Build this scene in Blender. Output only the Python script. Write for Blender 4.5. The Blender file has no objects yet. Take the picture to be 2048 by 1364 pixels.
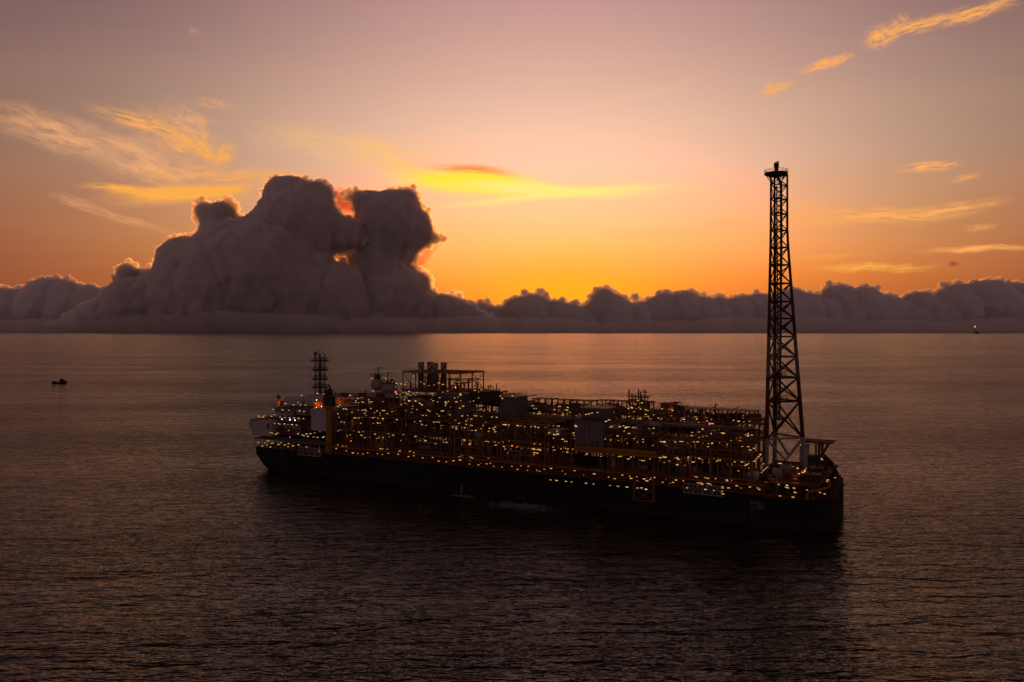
import bpy, bmesh, math, random
import numpy as np
from mathutils import Vector, Matrix
from mathutils.bvhtree import BVHTree

R = math.radians
scene = bpy.context.scene
COL = scene.collection

# ---------------------------------------------------------------- camera
CAM_H = 74.0            # drone height over the water
FPX = 1607.0            # focal length in pixels of a 2048 wide frame
CX, HY = 1024.0, 663.0  # principal column, row of the flat horizon
cam_d = bpy.data.cameras.new('camera')
cam_d.sensor_width = 36.0
cam_d.lens = 36.0 * FPX / 2048.0
cam_d.shift_y = -(682.0 - HY) / 2048.0
cam_d.clip_start = 1.0
cam_d.clip_end = 400000.0
cam = bpy.data.objects.new('camera', cam_d)
COL.objects.link(cam)
cam.location = (0, 0, CAM_H)
cam.rotation_euler = (R(90), 0, 0)
scene.camera = cam

scene.view_settings.view_transform = 'Standard'
scene.view_settings.look = 'None'
scene.view_settings.exposure = 0.0
scene.view_settings.gamma = 1.0
scene.view_settings.use_curve_mapping = False
scene.cycles.use_denoising = True
scene.cycles.volume_bounces = 6
scene.cycles.max_bounces = 8
scene.cycles.diffuse_bounces = 2
scene.cycles.glossy_bounces = 3
scene.cycles.sample_clamp_indirect = 4.0

# ---------------------------------------------------------------- sun and sky
SUN_P, SUN_EL = 1110.0, R(1.0)
SUN_AZ = math.atan2(SUN_P - CX, FPX)
sun_dir = Vector((math.sin(SUN_AZ) * math.cos(SUN_EL), math.cos(SUN_AZ) * math.cos(SUN_EL), math.sin(SUN_EL)))
sun_l = bpy.data.lights.new('sun', 'SUN')
sun_l.energy = 4.5
sun_l.angle = R(0.5)
sun_l.color = (1.0, 0.34, 0.05)
sun = bpy.data.objects.new('sun', sun_l)
COL.objects.link(sun)
sun.rotation_euler = (-sun_dir).to_track_quat('-Z', 'Y').to_euler()

def lin(r, g, b):
    f = lambda c: (c / 255.0 / 12.92) if c <= 10.3 else ((c / 255.0 + 0.055) / 1.055) ** 2.4
    return (f(r), f(g), f(b), 1.0)

def over(r, g, b, k):
    # a glow whose red is over-exposed in the photograph
    c = lin(r, g, b)
    return (c[0] * k, c[1], c[2], 1.0)

class NT:
    """small helper for building node trees"""
    def __init__(self, tree):
        self.t = tree
        self.n = tree.nodes
        self.l = tree.links
    def put(self, sock, v):
        if v is None:
            return
        if isinstance(v, bpy.types.NodeSocket):
            self.l.new(v, sock)
        else:
            sock.default_value = v
    def math(self, op, a, b=None, c=None, clamp=False):
        n = self.n.new('ShaderNodeMath')
        n.operation = op
        n.use_clamp = clamp
        for i, v in enumerate((a, b, c)):
            self.put(n.inputs[i], v)
        return n.outputs[0]
    def vmath(self, op, a, b=None, out=0):
        n = self.n.new('ShaderNodeVectorMath')
        n.operation = op
        self.put(n.inputs[0], a)
        self.put(n.inputs[1], b)
        return n.outputs[out]
    def xyz(self, x, y, z):
        n = self.n.new('ShaderNodeCombineXYZ')
        for i, v in enumerate((x, y, z)):
            self.put(n.inputs[i], v)
        return n.outputs[0]
    def noise(self, vec, scale, detail=3.0, rough=0.5, dist=0.0, out='Fac'):
        n = self.n.new('ShaderNodeTexNoise')
        self.put(n.inputs['Vector'], vec)
        n.inputs['Scale'].default_value = scale
        n.inputs['Detail'].default_value = detail
        n.inputs['Roughness'].default_value = rough
        n.inputs['Distortion'].default_value = dist
        return n.outputs[out]
    def mapr(self, v, a, b, c, d, smooth=True):
        n = self.n.new('ShaderNodeMapRange')
        n.interpolation_type = 'SMOOTHSTEP' if smooth else 'LINEAR'
        self.put(n.inputs['Value'], v)
        for k, x in zip(('From Min', 'From Max', 'To Min', 'To Max'), (a, b, c, d)):
            n.inputs[k].default_value = x
        return n.outputs[0]
    def ramp(self, v, stops, interp='LINEAR'):
        n = self.n.new('ShaderNodeValToRGB')
        r = n.color_ramp
        r.interpolation = interp
        while len(r.elements) > 1:
            r.elements.remove(r.elements[-1])
        r.elements[0].position, r.elements[0].color = stops[0]
        for p, c in stops[1:]:
            e = r.elements.new(p)
            e.color = c
        self.put(n.inputs[0], v)
        return n.outputs[0]
    def mix(self, f, a, b, mode='MIX'):
        n = self.n.new('ShaderNodeMix')
        n.data_type = 'RGBA'
        n.blend_type = mode
        n.clamp_factor = True
        self.put(n.inputs[0], f)
        self.put(n.inputs[6], a)
        self.put(n.inputs[7], b)
        return n.outputs[2]

world = bpy.data.worlds.new('World')
scene.world = world
world.use_nodes = True
world.node_tree.nodes.clear()
W = NT(world.node_tree)
tc = W.n.new('ShaderNodeTexCoord')
sep = W.n.new('ShaderNodeSeparateXYZ')
W.l.new(tc.outputs['Generated'], sep.inputs[0])
dx, dy, dz = sep.outputs
# elevation as a tangent, in units of the focal length; azimuth as an angle
horiz = W.math('SQRT', W.math('ADD', W.math('MULTIPLY', dx, dx), W.math('MULTIPLY', dy, dy)))
tan_el = W.math('DIVIDE', dz, W.math('MAXIMUM', horiz, 0.001))
az = W.math('ARCTAN2', dx, dy)
el = W.math('ARCTANGENT', tan_el)                      # radians
elf = W.math('DIVIDE', el, math.pi / 2, clamp=True)    # 0 horizon .. 1 zenith
def E(px):                                             # picture rows above the horizon -> ramp position
    return math.atan(px / FPX) / (math.pi / 2)
core = W.ramp(elf, [
    (0.0, lin(205, 95, 35)), (E(40), lin(236, 122, 40)), (E(70), over(246, 140, 50, 1.1)), (E(103), over(253, 160, 62, 1.2)),
    (E(163), over(255, 190, 104, 1.25)), (E(233), over(254, 203, 143, 1.15)), (E(333), over(252, 206, 173, 1.0)), (E(413), lin(244, 198, 169)),
    (E(500), lin(228, 181, 160)), (E(580), lin(212, 166, 152)), (E(663), lin(198, 152, 146)),
    (0.28, lin(182, 139, 134)), (0.34, lin(116, 90, 92)), (0.44, lin(46, 37, 40)), (1.0, lin(38, 32, 37))])
side = W.ramp(elf, [
    (0.0, lin(112, 58, 46)), (E(60), lin(118, 61, 49)), (E(133), lin(125, 66, 56)), (E(213), lin(134, 79, 62)), (E(313), lin(128, 89, 74)),
    (E(420), lin(119, 89, 80)), (E(513), lin(106, 80, 82)), (E(643), lin(86, 63, 74)),
    (0.265, lin(72, 54, 58)), (0.30, lin(50, 39, 43)), (0.42, lin(36, 29, 33)), (1.0, lin(38, 32, 37))])
back = W.ramp(elf, [(0.0, lin(172, 134, 137)), (0.15, lin(172, 134, 138)), (0.35, lin(120, 96, 98)), (0.6, lin(60, 50, 54)), (1.0, lin(42, 36, 41))])
d_az = W.math('SUBTRACT', az, math.atan2(1105 - CX, FPX))
g = W.math('EXPONENT', W.math('MULTIPLY', W.math('MULTIPLY', d_az, d_az), -1.0 / (2 * 0.31 ** 2)))
base = W.mix(g, side, core)
# the far side of the sky, away from the sunset
bk = W.mapr(W.math('ABSOLUTE', az), 0.9, 2.2, 0.0, 1.0)
base = W.mix(bk, base, back)
# hot spot low over the horizon where the sun hides
hx = W.math('DIVIDE', W.math('SUBTRACT', az, math.atan2(1135 - CX, FPX)), 0.12)
hy = W.math('DIVIDE', W.math('SUBTRACT', tan_el, 75 / FPX), 0.045)
hot = W.math('EXPONENT', W.math('MULTIPLY', W.math('ADD', W.math('MULTIPLY', hx, hx), W.math('MULTIPLY', hy, hy)), -1.0))
base = W.mix(W.math('MULTIPLY', hot, 0.75), base, lin(255, 184, 18))
# the heart of the glow is over-exposed in red: brighter than the picture can show
gx = W.math('DIVIDE', W.math('SUBTRACT', az, math.atan2(1090 - CX, FPX)), 0.20)
gy = W.math('DIVIDE', W.math('SUBTRACT', tan_el, 205 / FPX), 0.075)
exc = W.math('EXPONENT', W.math('MULTIPLY', W.math('ADD', W.math('MULTIPLY', gx, gx), W.math('MULTIPLY', gy, gy)), -1.0))
base = W.vmath('ADD', base, W.xyz(W.math('MULTIPLY', exc, 1.1), W.math('MULTIPLY', exc, 0.03), 0.0))
# directions as positions on a plane in front (fixed to the world, not to the lens)
fy = W.math('MAXIMUM', dy, 0.02)
gp = W.math('MULTIPLY', W.math('DIVIDE', dx, fy), FPX / 1000.0)
gq = W.math('MULTIPLY', W.math('DIVIDE', dz, fy), -FPX / 1000.0)
pos = W.xyz(gp, gq, 0.0)
# faint level bands
band = W.noise(W.vmath('MULTIPLY', pos, (1.3, 16.0, 1.0)), 1.0, 4.0, 0.6)
base = W.mix(W.mapr(band, 0.35, 0.75, 0.0, 0.16), base, W.mix(0.3, base, lin(240, 165, 125)))
w1 = W.noise(pos, 9.0, 3.0, 0.55, out='Color')
pos_w = W.vmath('ADD', pos, W.vmath('MULTIPLY', W.vmath('SUBTRACT', w1, (0.5, 0.5, 0.5)), (0.05, 0.030, 0.0)))
w2 = W.noise(pos, 2.6, 2.0, 0.5, out='Color')
pos_s = W.vmath('ADD', pos, W.vmath('MULTIPLY', W.vmath('SUBTRACT', w2, (0.5, 0.5, 0.5)), (0.10, 0.05, 0.0)))

def streak(sky, cx, cy, ang, ln, wd, k, col, lo=0.36, hi=0.66, fx=1.6, fyy=2.2, soft=False, seed=0.0):
    m = W.n.new('ShaderNodeMapping')
    m.vector_type = 'TEXTURE'
    W.put(m.inputs['Vector'], pos_s if soft else pos_w)
    m.inputs['Location'].default_value = ((cx - CX) / 1000.0, (cy - HY) / 1000.0, 0)
    m.inputs['Rotation'].default_value = (0, 0, R(ang))
    m.inputs['Scale'].default_value = (ln / 1000.0, wd * (1.0 if soft else 1.35) / 1000.0, 1)
    loc = m.outputs[0]
    r = W.vmath('LENGTH', loc, out=1)
    body = W.mapr(r, 0.05, 1.15, 1.0, 0.0)
    n = W.noise(W.vmath('ADD', W.vmath('MULTIPLY', loc, (fx * (1.0 if soft else 1.5), fyy * (1.0 if soft else 1.15), 1.0)), (seed * 7.3, seed * 3.1, seed)), 1.0, 5.0, 0.66, 0.0)
    fib = W.noise(W.vmath('ADD', W.vmath('MULTIPLY', loc, (fx * 1.6, fyy * 3.0, 1.0)), (seed * 1.7, seed * 5.9, seed)), 1.0, 3.0, 0.65)
    n = W.math('ADD', n, W.math('MULTIPLY', W.math('SUBTRACT', fib, 0.5), 0.26 if not soft else 0.15))
    tex = W.mapr(n, lo, hi + 0.02, 0.0, 1.0)
    f = W.math('MULTIPLY', W.math('MULTIPLY', body, tex), k * (1.0 if soft else 1.25))
    return W.mix(f, sky, col)

STREAKS = []
ORANGE = lin(255, 174, 92)
AMBER = lin(255, 174, 74)
PEACH = lin(246, 176, 120)
YELLOW = lin(255, 232, 62)
PALE = lin(255, 238, 130)
k = 0
for args in [
    # long soft veil on the left
    (120, 268, 17, 200, 36, 0.75, PEACH, 0.26, 0.72), (290, 322, 22, 190, 40, 0.8, PEACH, 0.26, 0.72),
    # brushed feather
    (290, 250, 20, 130, 15, 0.95, ORANGE, 0.32, 0.66), (355, 275, 26, 130, 34, 0.85, ORANGE, 0.30, 0.7), (385, 248, 30, 90, 30, 0.6, PEACH, 0.34, 0.7),
    (412, 302, 30, 55, 13, 1.0, AMBER, 0.3, 0.6), (455, 307, -55, 34, 15, 1.0, AMBER, 0.32, 0.62), (410, 262, 70, 40, 14, 0.55, ORANGE, 0.36, 0.66),
    (425, 350, 3, 190, 17, 0.75, ORANGE, 0.3, 0.66),
    # bright ribbon above the low tower
    (265, 380, 6, 120, 9, 0.95, AMBER, 0.3, 0.55), (350, 388, 0, 150, 15, 1.2, AMBER, 0.22, 0.5), (430, 382, -5, 80, 11, 1.2, AMBER, 0.24, 0.5), (300, 405, 0, 190, 10, 0.35, ORANGE, 0.3, 0.7),
    (240, 435, 16, 130, 9, 0.4, PEACH, 0.3, 0.6), (150, 402, 18, 60, 10, 0.3, PEACH, 0.3, 0.6), (430, 208, 12, 46, 11, 0.55, ORANGE, 0.38, 0.66), (390, 62, 20, 16, 8, 0.35, PEACH, 0.38, 0.66),
    (545, 352, -2, 110, 16, 0.5, AMBER, 0.3, 0.7),
]:
    k += 1
    STREAKS.append((args, dict(seed=float(k))))
for args in [
    # glowing lens over the gap
    (740, 308, 8, 280, 48, 0.75, lin(255, 196, 112), 0.22, 0.72), (830, 345, 14, 130, 20, 0.7, lin(255, 200, 90), 0.25, 0.7), (800, 325, 22, 75, 6, 0.6, lin(255, 205, 95), 0.2, 0.6),
    (948, 367, 3, 180, 30, 1.5, YELLOW, 0.12, 0.42), (1080, 378, 2, 240, 17, 1.2, PALE, 0.14, 0.48), (1080, 392, -7, 220, 11, 0.9, PALE, 0.2, 0.55), (1210, 377, -1, 150, 8, 0.7, PALE, 0.2, 0.55),
    (940, 342, 4, 105, 11, 1.0, lin(246, 150, 72), 0.16, 0.5), (1000, 349, 8, 60, 7, 0.5, lin(246, 165, 80), 0.2, 0.6),
    (1290, 378, 0, 160, 18, 0.25, PALE, 0.25, 0.7),
    (1250, 195, -14, 190, 14, 0.35, lin(250, 200, 160), 0.28, 0.7),
]:
    k += 1
    STREAKS.append((args, dict(soft=True, seed=float(k))))
for args in [
    # broken line of cirrus, upper right
    (1760, 72, -25, 50, 20, 1.05, ORANGE, 0.32, 0.58), (1830, 52, -18, 90, 14, 0.95, ORANGE, 0.34, 0.6), (1795, 45, -40, 30, 14, 0.6, ORANGE, 0.36, 0.66), (1940, 24, -13, 110, 15, 0.95, ORANGE, 0.34, 0.6), (1985, 15, -22, 60, 8, 0.7, ORANGE, 0.34, 0.6),
    (1650, 128, -20, 60, 9, 1.0, ORANGE, 0.3, 0.58), (1680, 120, -30, 26, 9, 0.9, ORANGE, 0.32, 0.6), (1548, 177, -16, 48, 10, 1.0, ORANGE, 0.32, 0.6), (1530, 170, -50, 18, 8, 0.7, ORANGE, 0.34, 0.62),
    # right side wisps
    (1860, 330, -6, 70, 9, 1.1, ORANGE, 0.33, 0.62), (1930, 350, -14, 28, 6, 0.6, ORANGE, 0.3, 0.6), (1620, 428, 8, 90, 24, 0.8, ORANGE, 0.3, 0.7), (1760, 432, -3, 200, 14, 1.0, ORANGE, 0.3, 0.62), (1900, 415, -8, 130, 13, 0.85, ORANGE, 0.32, 0.64),
    (1460, 445, -3, 60, 6, 0.5, AMBER, 0.3, 0.62), (1960, 455, -4, 38, 7, 0.6, ORANGE, 0.3, 0.62), (1960, 497, -3, 140, 6, 1.0, ORANGE, 0.26, 0.58), (1740, 532, 0, 140, 8, 0.9, AMBER, 0.3, 0.6), (1650, 512, -2, 120, 6, 0.4, AMBER, 0.3, 0.62),
    (1520, 515, 0, 60, 7, 0.4, AMBER, 0.3, 0.62), (1380, 470, 0, 200, 12, 0.2, AMBER, 0.3, 0.7),
]:
    k += 1
    STREAKS.append((args, dict(seed=float(k))))
STREAKS.append(((1910, 526, -4, 15, 4.5, 0.8, lin(165, 72, 55), 0.2, 0.5), dict(seed=91.0)))
nish = W.n.new('ShaderNodeTexSky')
nish.sky_type = 'NISHITA'
nish.sun_disc = False
nish.sun_elevation = SUN_EL
nish.sun_rotation = SUN_AZ
nish.altitude = 70
nish.dust_density = 3.0
def background(colour):
    b = W.n.new('ShaderNodeBackground')
    W.put(b.inputs[0], colour)
    b.inputs[1].default_value = 0.97
    return b.outputs[0]
def mix_shader(f, a, b):
    m = W.n.new('ShaderNodeMixShader')
    W.put(m.inputs[0], f)
    W.l.new(a, m.inputs[1])
    W.l.new(b, m.inputs[2])
    return m.outputs[0]
def tile(p0, p1, q0, q1):
    # only the streaks that reach into this part of the sky (quicker to render)
    c = base
    for (a, kw) in STREAKS:
        cx, cy, ang, ln, wd = a[:5]
        ex = abs(math.cos(R(ang))) * ln * 1.15 + abs(math.sin(R(ang))) * wd * 1.15 + 45
        ey = abs(math.sin(R(ang))) * ln * 1.15 + abs(math.cos(R(ang))) * wd * 1.15 + 32
        if cx + ex > p0 and cx - ex < p1 and cy + ey > q0 and cy - ey < q1:
            c = streak(c, *a[:9], **kw)
    return background(c)
def above(q):      # 1 where the direction lies higher than picture row q
    return W.math('LESS_THAN', gq, (q - HY) / 1000.0)
def right_of(p):
    return W.math('GREATER_THAN', gp, (p - CX) / 1000.0)
BIG = 9999.0
left_t = mix_shader(above(330), tile(-BIG, 560, 330, 490), tile(-BIG, 560, 0, 330))
mid_t = mix_shader(above(300), tile(560, 1400, 300, 490), tile(560, 1400, 0, 300))
right_t = mix_shader(above(250), tile(1400, BIG, 250, 560), tile(1400, BIG, -90, 250))
clear = background(base)
front = mix_shader(right_of(560), left_t, mix_shader(right_of(1400), mid_t, right_t))
inside = W.math('MULTIPLY', W.math('MULTIPLY', above(560), W.math('GREATER_THAN', gq, (-90 - HY) / 1000.0)), W.math('GREATER_THAN', dy, 0.1))
sky_sh = mix_shader(inside, clear, front)
bg2 = W.n.new('ShaderNodeBackground')
W.l.new(nish.outputs[0], bg2.inputs[0])
bg2.inputs[1].default_value = 0.004
add = W.n.new('ShaderNodeAddShader')
W.l.new(sky_sh, add.inputs[0])
W.l.new(bg2.outputs[0], add.inputs[1])
wo = W.n.new('ShaderNodeOutputWorld')
W.l.new(add.outputs[0], wo.inputs[0])
world.cycles.sampling_method = 'MANUAL'
world.cycles.sample_map_resolution = 512

# ---------------------------------------------------------------- shared helpers
def tag(o, label=None, cat=None, group=None, kind=None):
    if label: o['label'] = label
    if cat: o['category'] = cat
    if group: o['group'] = group
    if kind: o['kind'] = kind
    return o

def link(name, verts, faces, mats, parent=None, mi=None, smooth=False):
    me = bpy.data.meshes.new(name)
    me.from_pydata(verts, [], faces)
    for m in (mats if isinstance(mats, (list, tuple)) else [mats]):
        me.materials.append(m)
    if mi:
        me.polygons.foreach_set('material_index', mi)
    if smooth:
        me.polygons.foreach_set('use_smooth', [True] * len(faces))
    me.update()
    o = bpy.data.objects.new(name, me)
    COL.objects.link(o)
    o.parent = parent
    return o

# ---------------------------------------------------------------- sea
def sea_material():
    m = bpy.data.materials.new('sea_water')
    m.use_nodes = True
    T = NT(m.node_tree)
    bs = T.n['Principled BSDF']
    bs.inputs['Base Color'].default_value = (0.006, 0.005, 0.005, 1)
    bs.inputs['Roughness'].default_value = 0.10
    bs.inputs['IOR'].default_value = 1.33
    bs.inputs['Specular Tint'].default_value = (1.0, 0.88, 0.93, 1)
    c = T.n.new('ShaderNodeTexCoord').outputs['Object']
    def rot(v, a, s):
        mp = T.n.new('ShaderNodeMapping')
        T.put(mp.inputs['Vector'], v)
        mp.inputs['Rotation'].default_value = (0, 0, R(a))
        mp.inputs['Scale'].default_value = s
        return mp.outputs[0]
    swell = T.noise(rot(c, -14, (0.010, 0.045, 1)), 1.0, 2.0, 0.5)
    chop = T.noise(rot(c, -10, (0.055, 0.20, 1)), 1.0, 3.0, 0.55, 0.4)
    rip = T.noise(rot(c, 10, (0.24, 0.70, 1)), 1.0, 3.0, 0.6, 0.3)
    mid = T.noise(rot(c, -20, (0.105, 0.30, 1)), 1.0, 2.5, 0.55, 0.5)
    h = T.math('ADD', T.math('ADD', T.math('MULTIPLY', swell, 3.0), T.math('MULTIPLY', chop, 2.0)),
               T.math('ADD', T.math('MULTIPLY', mid, 1.0), T.math('MULTIPLY', rip, 0.38)))
    # wind patches: calmer and rougher areas
    patch = T.noise(rot(c, 4, (0.0016, 0.0050, 1)), 1.0, 4.0, 0.6)
    h = T.math('MULTIPLY', h, T.mapr(patch, 0.34, 0.66, 0.55, 1.2))
    b = T.n.new('ShaderNodeBump')
    b.inputs['Strength'].default_value = 1.0
    b.inputs['Distance'].default_value = 1.0
    T.put(b.inputs['Height'], h)
    T.l.new(b.outputs[0], bs.inputs['Normal'])
    return m

def build_sea():
    ys = [-4000, -800, 0, 200, 500, 1200, 3000, 8000, 20000, 40000, 66000]
    xs = [-66000, -30000, -10000, -3000, -1000, 0, 1000, 3000, 10000, 30000, 66000]
    v = [(x, y, 0) for y in ys for x in xs]
    n = len(xs)
    f = [(j * n + i, j * n + i + 1, (j + 1) * n + i + 1, (j + 1) * n + i) for j in range(len(ys) - 1) for i in range(n - 1)]
    o = link('sea', v, f, sea_material())
    tag(o, kind='structure')
build_sea()

# ---------------------------------------------------------------- clouds
def cloud_material(name, density, col, aniso):
    m = bpy.data.materials.new(name)
    m.use_nodes = True
    T = NT(m.node_tree)
    T.n.remove(T.n['Principled BSDF'])
    v = T.n.new('ShaderNodeVolumePrincipled')
    v.inputs['Color'].default_value = (*col, 1)
    v.inputs['Density'].default_value = density
    v.inputs['Anisotropy'].default_value = aniso
    T.l.new(v.outputs[0], T.n['Material Output'].inputs['Volume'])
    return m

ico_bm = bmesh.new()
bmesh.ops.create_icosphere(ico_bm, subdivisions=2, radius=1.0)
ICO_V = np.array([v.co[:] for v in ico_bm.verts])
ICO_F = np.array([[v.index for v in f.verts] for f in ico_bm.faces])
ico_bm.free()

def poly_dist(P, poly):
    A = np.array(poly, float)
    B = np.roll(A, -1, 0)
    d2 = np.full(len(P), 1e18)
    inside = np.zeros(len(P), bool)
    for a, b in zip(A, B):
        ab = b - a
        t = np.clip(((P - a) @ ab) / max(ab @ ab, 1e-9), 0, 1)
        q = a + t[:, None] * ab
        d2 = np.minimum(d2, ((P - q) ** 2).sum(1))
        c = ((a[1] > P[:, 1]) != (b[1] > P[:, 1]))
        with np.errstate(divide='ignore', invalid='ignore'):
            xi = (b[0] - a[0]) * (P[:, 1] - a[1]) / (b[1] - a[1]) + a[0]
        inside ^= c & (P[:, 0] < xi)
    return np.sqrt(d2), inside

def cloud(name, outline, dist, mat, seed, count, rmax, rmin=4.0, depth=1.0, voxel=1.6, disp=4.6, disp_scale=6.5, extra=(), puffs=0.0):
    """billows packed into an outline given in angular units, standing DIST metres away with real depth"""
    rng = np.random.default_rng(seed)
    A = np.array(outline, float)
    lo, hi = A.min(0), A.max(0)
    P = rng.uniform(lo, hi, (60000, 2))
    d, ins = poly_dist(P, outline)
    P, d = P[ins], d[ins]
    big = np.where(d > rmin * 1.5)[0]
    # half of the billows sit near the rim, half fill the body
    rim = np.where((d > rmin) & (d < rmin * 4))[0]
    pick = np.concatenate([rng.choice(big, min(count // 2, len(big)), False), rng.choice(rim, min(count // 2, len(rim)), False)])
    u = dist / FPX
    vs, fs, off = [], [], 0
    balls = [(P[i, 0], P[i, 1], min(d[i] * 1.02, rmax), d[i]) for i in pick] + [(x, y, r, r) for x, y, r in extra]
    # small puffs crowd along the outline
    if puffs:
        B = np.roll(A, -1, 0)
        for a, b in zip(A, B):
            if max(a[1], b[1]) > 668:
                continue
            t = b - a
            L = float(np.hypot(*t))
            nrm = np.array([-t[1], t[0]]) / max(L, 1e-6)
            mid = (a + b) / 2 + nrm
            if not poly_dist(mid[None, :], outline)[1][0]:
                nrm = -nrm
            n = max(2, int(L / 3.0))
            for k in range(n):
                r = float(rng.uniform(0.25, 1.0) ** 1.5) * puffs + 1.2
                q = a + t * rng.uniform(0, 1) + nrm * r * rng.uniform(-0.35, 0.6)
                balls.append((q[0], q[1], r, r * 0.5))
                for g2 in range(3):      # and smaller ones on their outer side
                    th = rng.uniform(0, 2 * math.pi)
                    out = np.array([math.cos(th), math.sin(th)])
                    if out @ nrm > 0.3:
                        continue
                    r2 = r * rng.uniform(0.28, 0.5) + 0.6
                    w = q + out * r * 0.85
                    balls.append((w[0], w[1], r2, r2 * 0.5))
    for x, y, r, dd in balls:
        dep = rng.uniform(-1, 1) * min(dd, rmax * 2.0) * depth
        c = np.array([(x - CX) * u, dist + dep * u, CAM_H + (HY - y) * u])
        vs.append(ICO_V * (r * u) + c)
        fs.append(ICO_F + off)
        off += len(ICO_V)
    V = np.concatenate(vs)
    Fc = np.concatenate(fs)
    org = np.array([(A[:, 0].mean() - CX) * u, dist, 0.0])
    o = link(name, (V - org).tolist(), Fc.tolist(), mat)
    o.location = org
    rm = o.modifiers.new('merge', 'REMESH')
    rm.mode = 'VOXEL'
    rm.voxel_size = voxel * u
    for i, (s, k, typ) in enumerate(((disp_scale * 4.5, disp * 1.2, 'SOFT_NOISE'), (disp_scale * 0.8, disp * 0.62, 'HARD_NOISE'))):
        tx = bpy.data.textures.new(name + '_billow', 'CLOUDS')
        tx.noise_scale = s * u
        tx.noise_depth = 3
        tx.noise_type = typ
        dm = o.modifiers.new('billow', 'DISPLACE')
        dm.texture = tx
        dm.texture_coords = 'GLOBAL'
        dm.strength = k * u
        dm.mid_level = 0.45 if typ == 'HARD_NOISE' else 0.5
    rm2 = o.modifiers.new('close', 'REMESH')
    rm2.mode = 'VOXEL'
    rm2.voxel_size = voxel * u
    me = bpy.data.meshes.new_from_object(o.evaluated_get(bpy.context.evaluated_depsgraph_get()))
    o.modifiers.clear()
    o.data = me
    return o

D1, D2 = 42000.0, 50000.0
tower_left = [(40,690),(95,655),(150,622),(200,594),(214,578),(234,562),(231,540),(246,527),(266,524),(280,540),(284,550),(297,533),(310,542),(311,504),(326,491),(345,474),(370,469),(390,474),(398,462),(401,450),(387,434),(387,412),(405,398),(424,405),(440,402),(455,391),(471,404),(479,430),(492,438),(504,428),(517,408),(525,402),(521,386),(533,366),(552,354),(572,352),(600,353),(625,364),(645,362),(664,372),(669,392),(671,412),(680,425),(702,435),(716,446),(726,462),(727,484),(706,500),(690,505),(678,507),(668,513),(670,520),(686,523),(722,536),(750,590),(810,635),(880,690)]
tower_right = [(672,690),(690,600),(700,560),(697,535),(693,515),(702,490),(714,455),(712,432),(706,410),(692,396),(690,384),(705,379),(740,380),(760,382),(800,380),(818,377),(832,374),(840,396),(845,418),(858,422),(864,445),(868,462),(880,470),(893,478),(872,488),(852,494),(832,510),(822,530),(842,542),(858,540),(864,556),(862,580),(878,592),(895,586),(916,588),(920,603),(940,606),(985,640),(1050,690)]
ridge = [(-1050,690),(-1050,600),(-960,585),(-880,592),(-800,570),(-690,578),(-600,560),(-520,572),(-420,560),(-250,548),(-120,566),(-30,572),(0,574),(45,579),(62,566),(85,556),(110,556),(135,558),(160,569),(190,572),(215,580),(300,575),(420,560),(600,560),(800,570),(880,592),(915,590),(938,604),(960,606),(976,599),(985,612),(1003,616),(1014,600),(1035,594),(1052,584),(1068,588),(1084,581),(1094,598),(1110,600),(1124,598),(1134,606),(1150,606),(1162,613),(1177,606),(1182,590),(1196,576),(1216,575),(1232,588),(1250,594),(1262,605),(1270,592),(1290,604),(1304,594),(1334,584),(1352,590),(1372,581),(1398,591),(1420,594),(1440,592),(1452,597),(1475,593),(1500,588),(1520,586),(1545,590),(1575,578),(1596,575),(1610,583),(1640,590),(1650,571),(1668,569),(1690,571),(1705,577),(1722,572),(1756,573),(1762,585),(1790,592),(1802,596),(1815,588),(1835,582),(1858,584),(1866,590),(1880,578),(1884,566),(1892,572),(1905,567),(1925,568),(1945,564),(1970,558),(1996,559),(2010,566),(2048,565),(2150,552),(2300,566),(2470,560),(2560,574),(2650,566),(2760,586),(2880,578),(2980,598),(3060,606),(3060,690)]
M_cloud = cloud_material('storm_cloud', 0.0135, (0.993, 0.966, 0.956), 0.58)
M_ridge = cloud_material('ridge_cloud', 0.014, (0.986, 0.957, 0.950), 0.25)
c1 = cloud('cumulus_cloud', tower_left, D1, M_cloud, 3, 2600, 120, 2.4, depth=0.13, voxel=1.05, puffs=7.0)
tag(c1, 'tall dark billowing cloud tower with a rounded top, the left of the twin towers', 'cloud', kind='thing')
c2 = cloud('cumulus_cloud', tower_right, D1 + 1500, M_cloud, 4, 2200, 100, 2.4, depth=0.13, voxel=1.05, puffs=7.0)
tag(c2, 'tall dark cloud tower with a glowing ragged edge facing the sunset', 'cloud', kind='thing')
c3 = cloud('cloud_bank', ridge, D2, M_ridge, 5, 6000, 60, 1.6, depth=0.12, voxel=1.4, disp=4.2, puffs=7.0, extra=[(x, 655 + (x * 7) % 9, 24) for x in range(-1030, 3050, 14)])
tag(c3, 'long low bank of dark clouds along the horizon', 'cloud', kind='stuff')
stratus = [(-1080, 695)] + [(x, 636 + 4 * math.sin(x * 0.011) + 2 * math.sin(x * 0.037 + 1.0) - 10 * math.exp(-((x - 520) / 330.0) ** 2)) for x in range(-1080, 3090, 30)] + [(3080, 695)]
M_strat = cloud_material('low_stratus', 0.0008, (0.84, 0.78, 0.77), 0.2)
c4 = cloud('low_stratus_cloud', stratus, D1 - 3500, M_strat, 6, 2100, 30, 3.0, depth=0.6, voxel=2.6, disp=1.5, disp_scale=20.0, extra=[(x, 668, 26) for x in range(-1060, 3070, 12)])
tag(c4, 'smooth hazy band of low cloud resting on the horizon in front of the bank', 'cloud', kind='stuff')
M_wisp = cloud_material('glowing_wisp', 0.0013, (0.95, 0.42, 0.22), 0.40)  # sunset glow put into the thin cloud as a red volume colour
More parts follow.
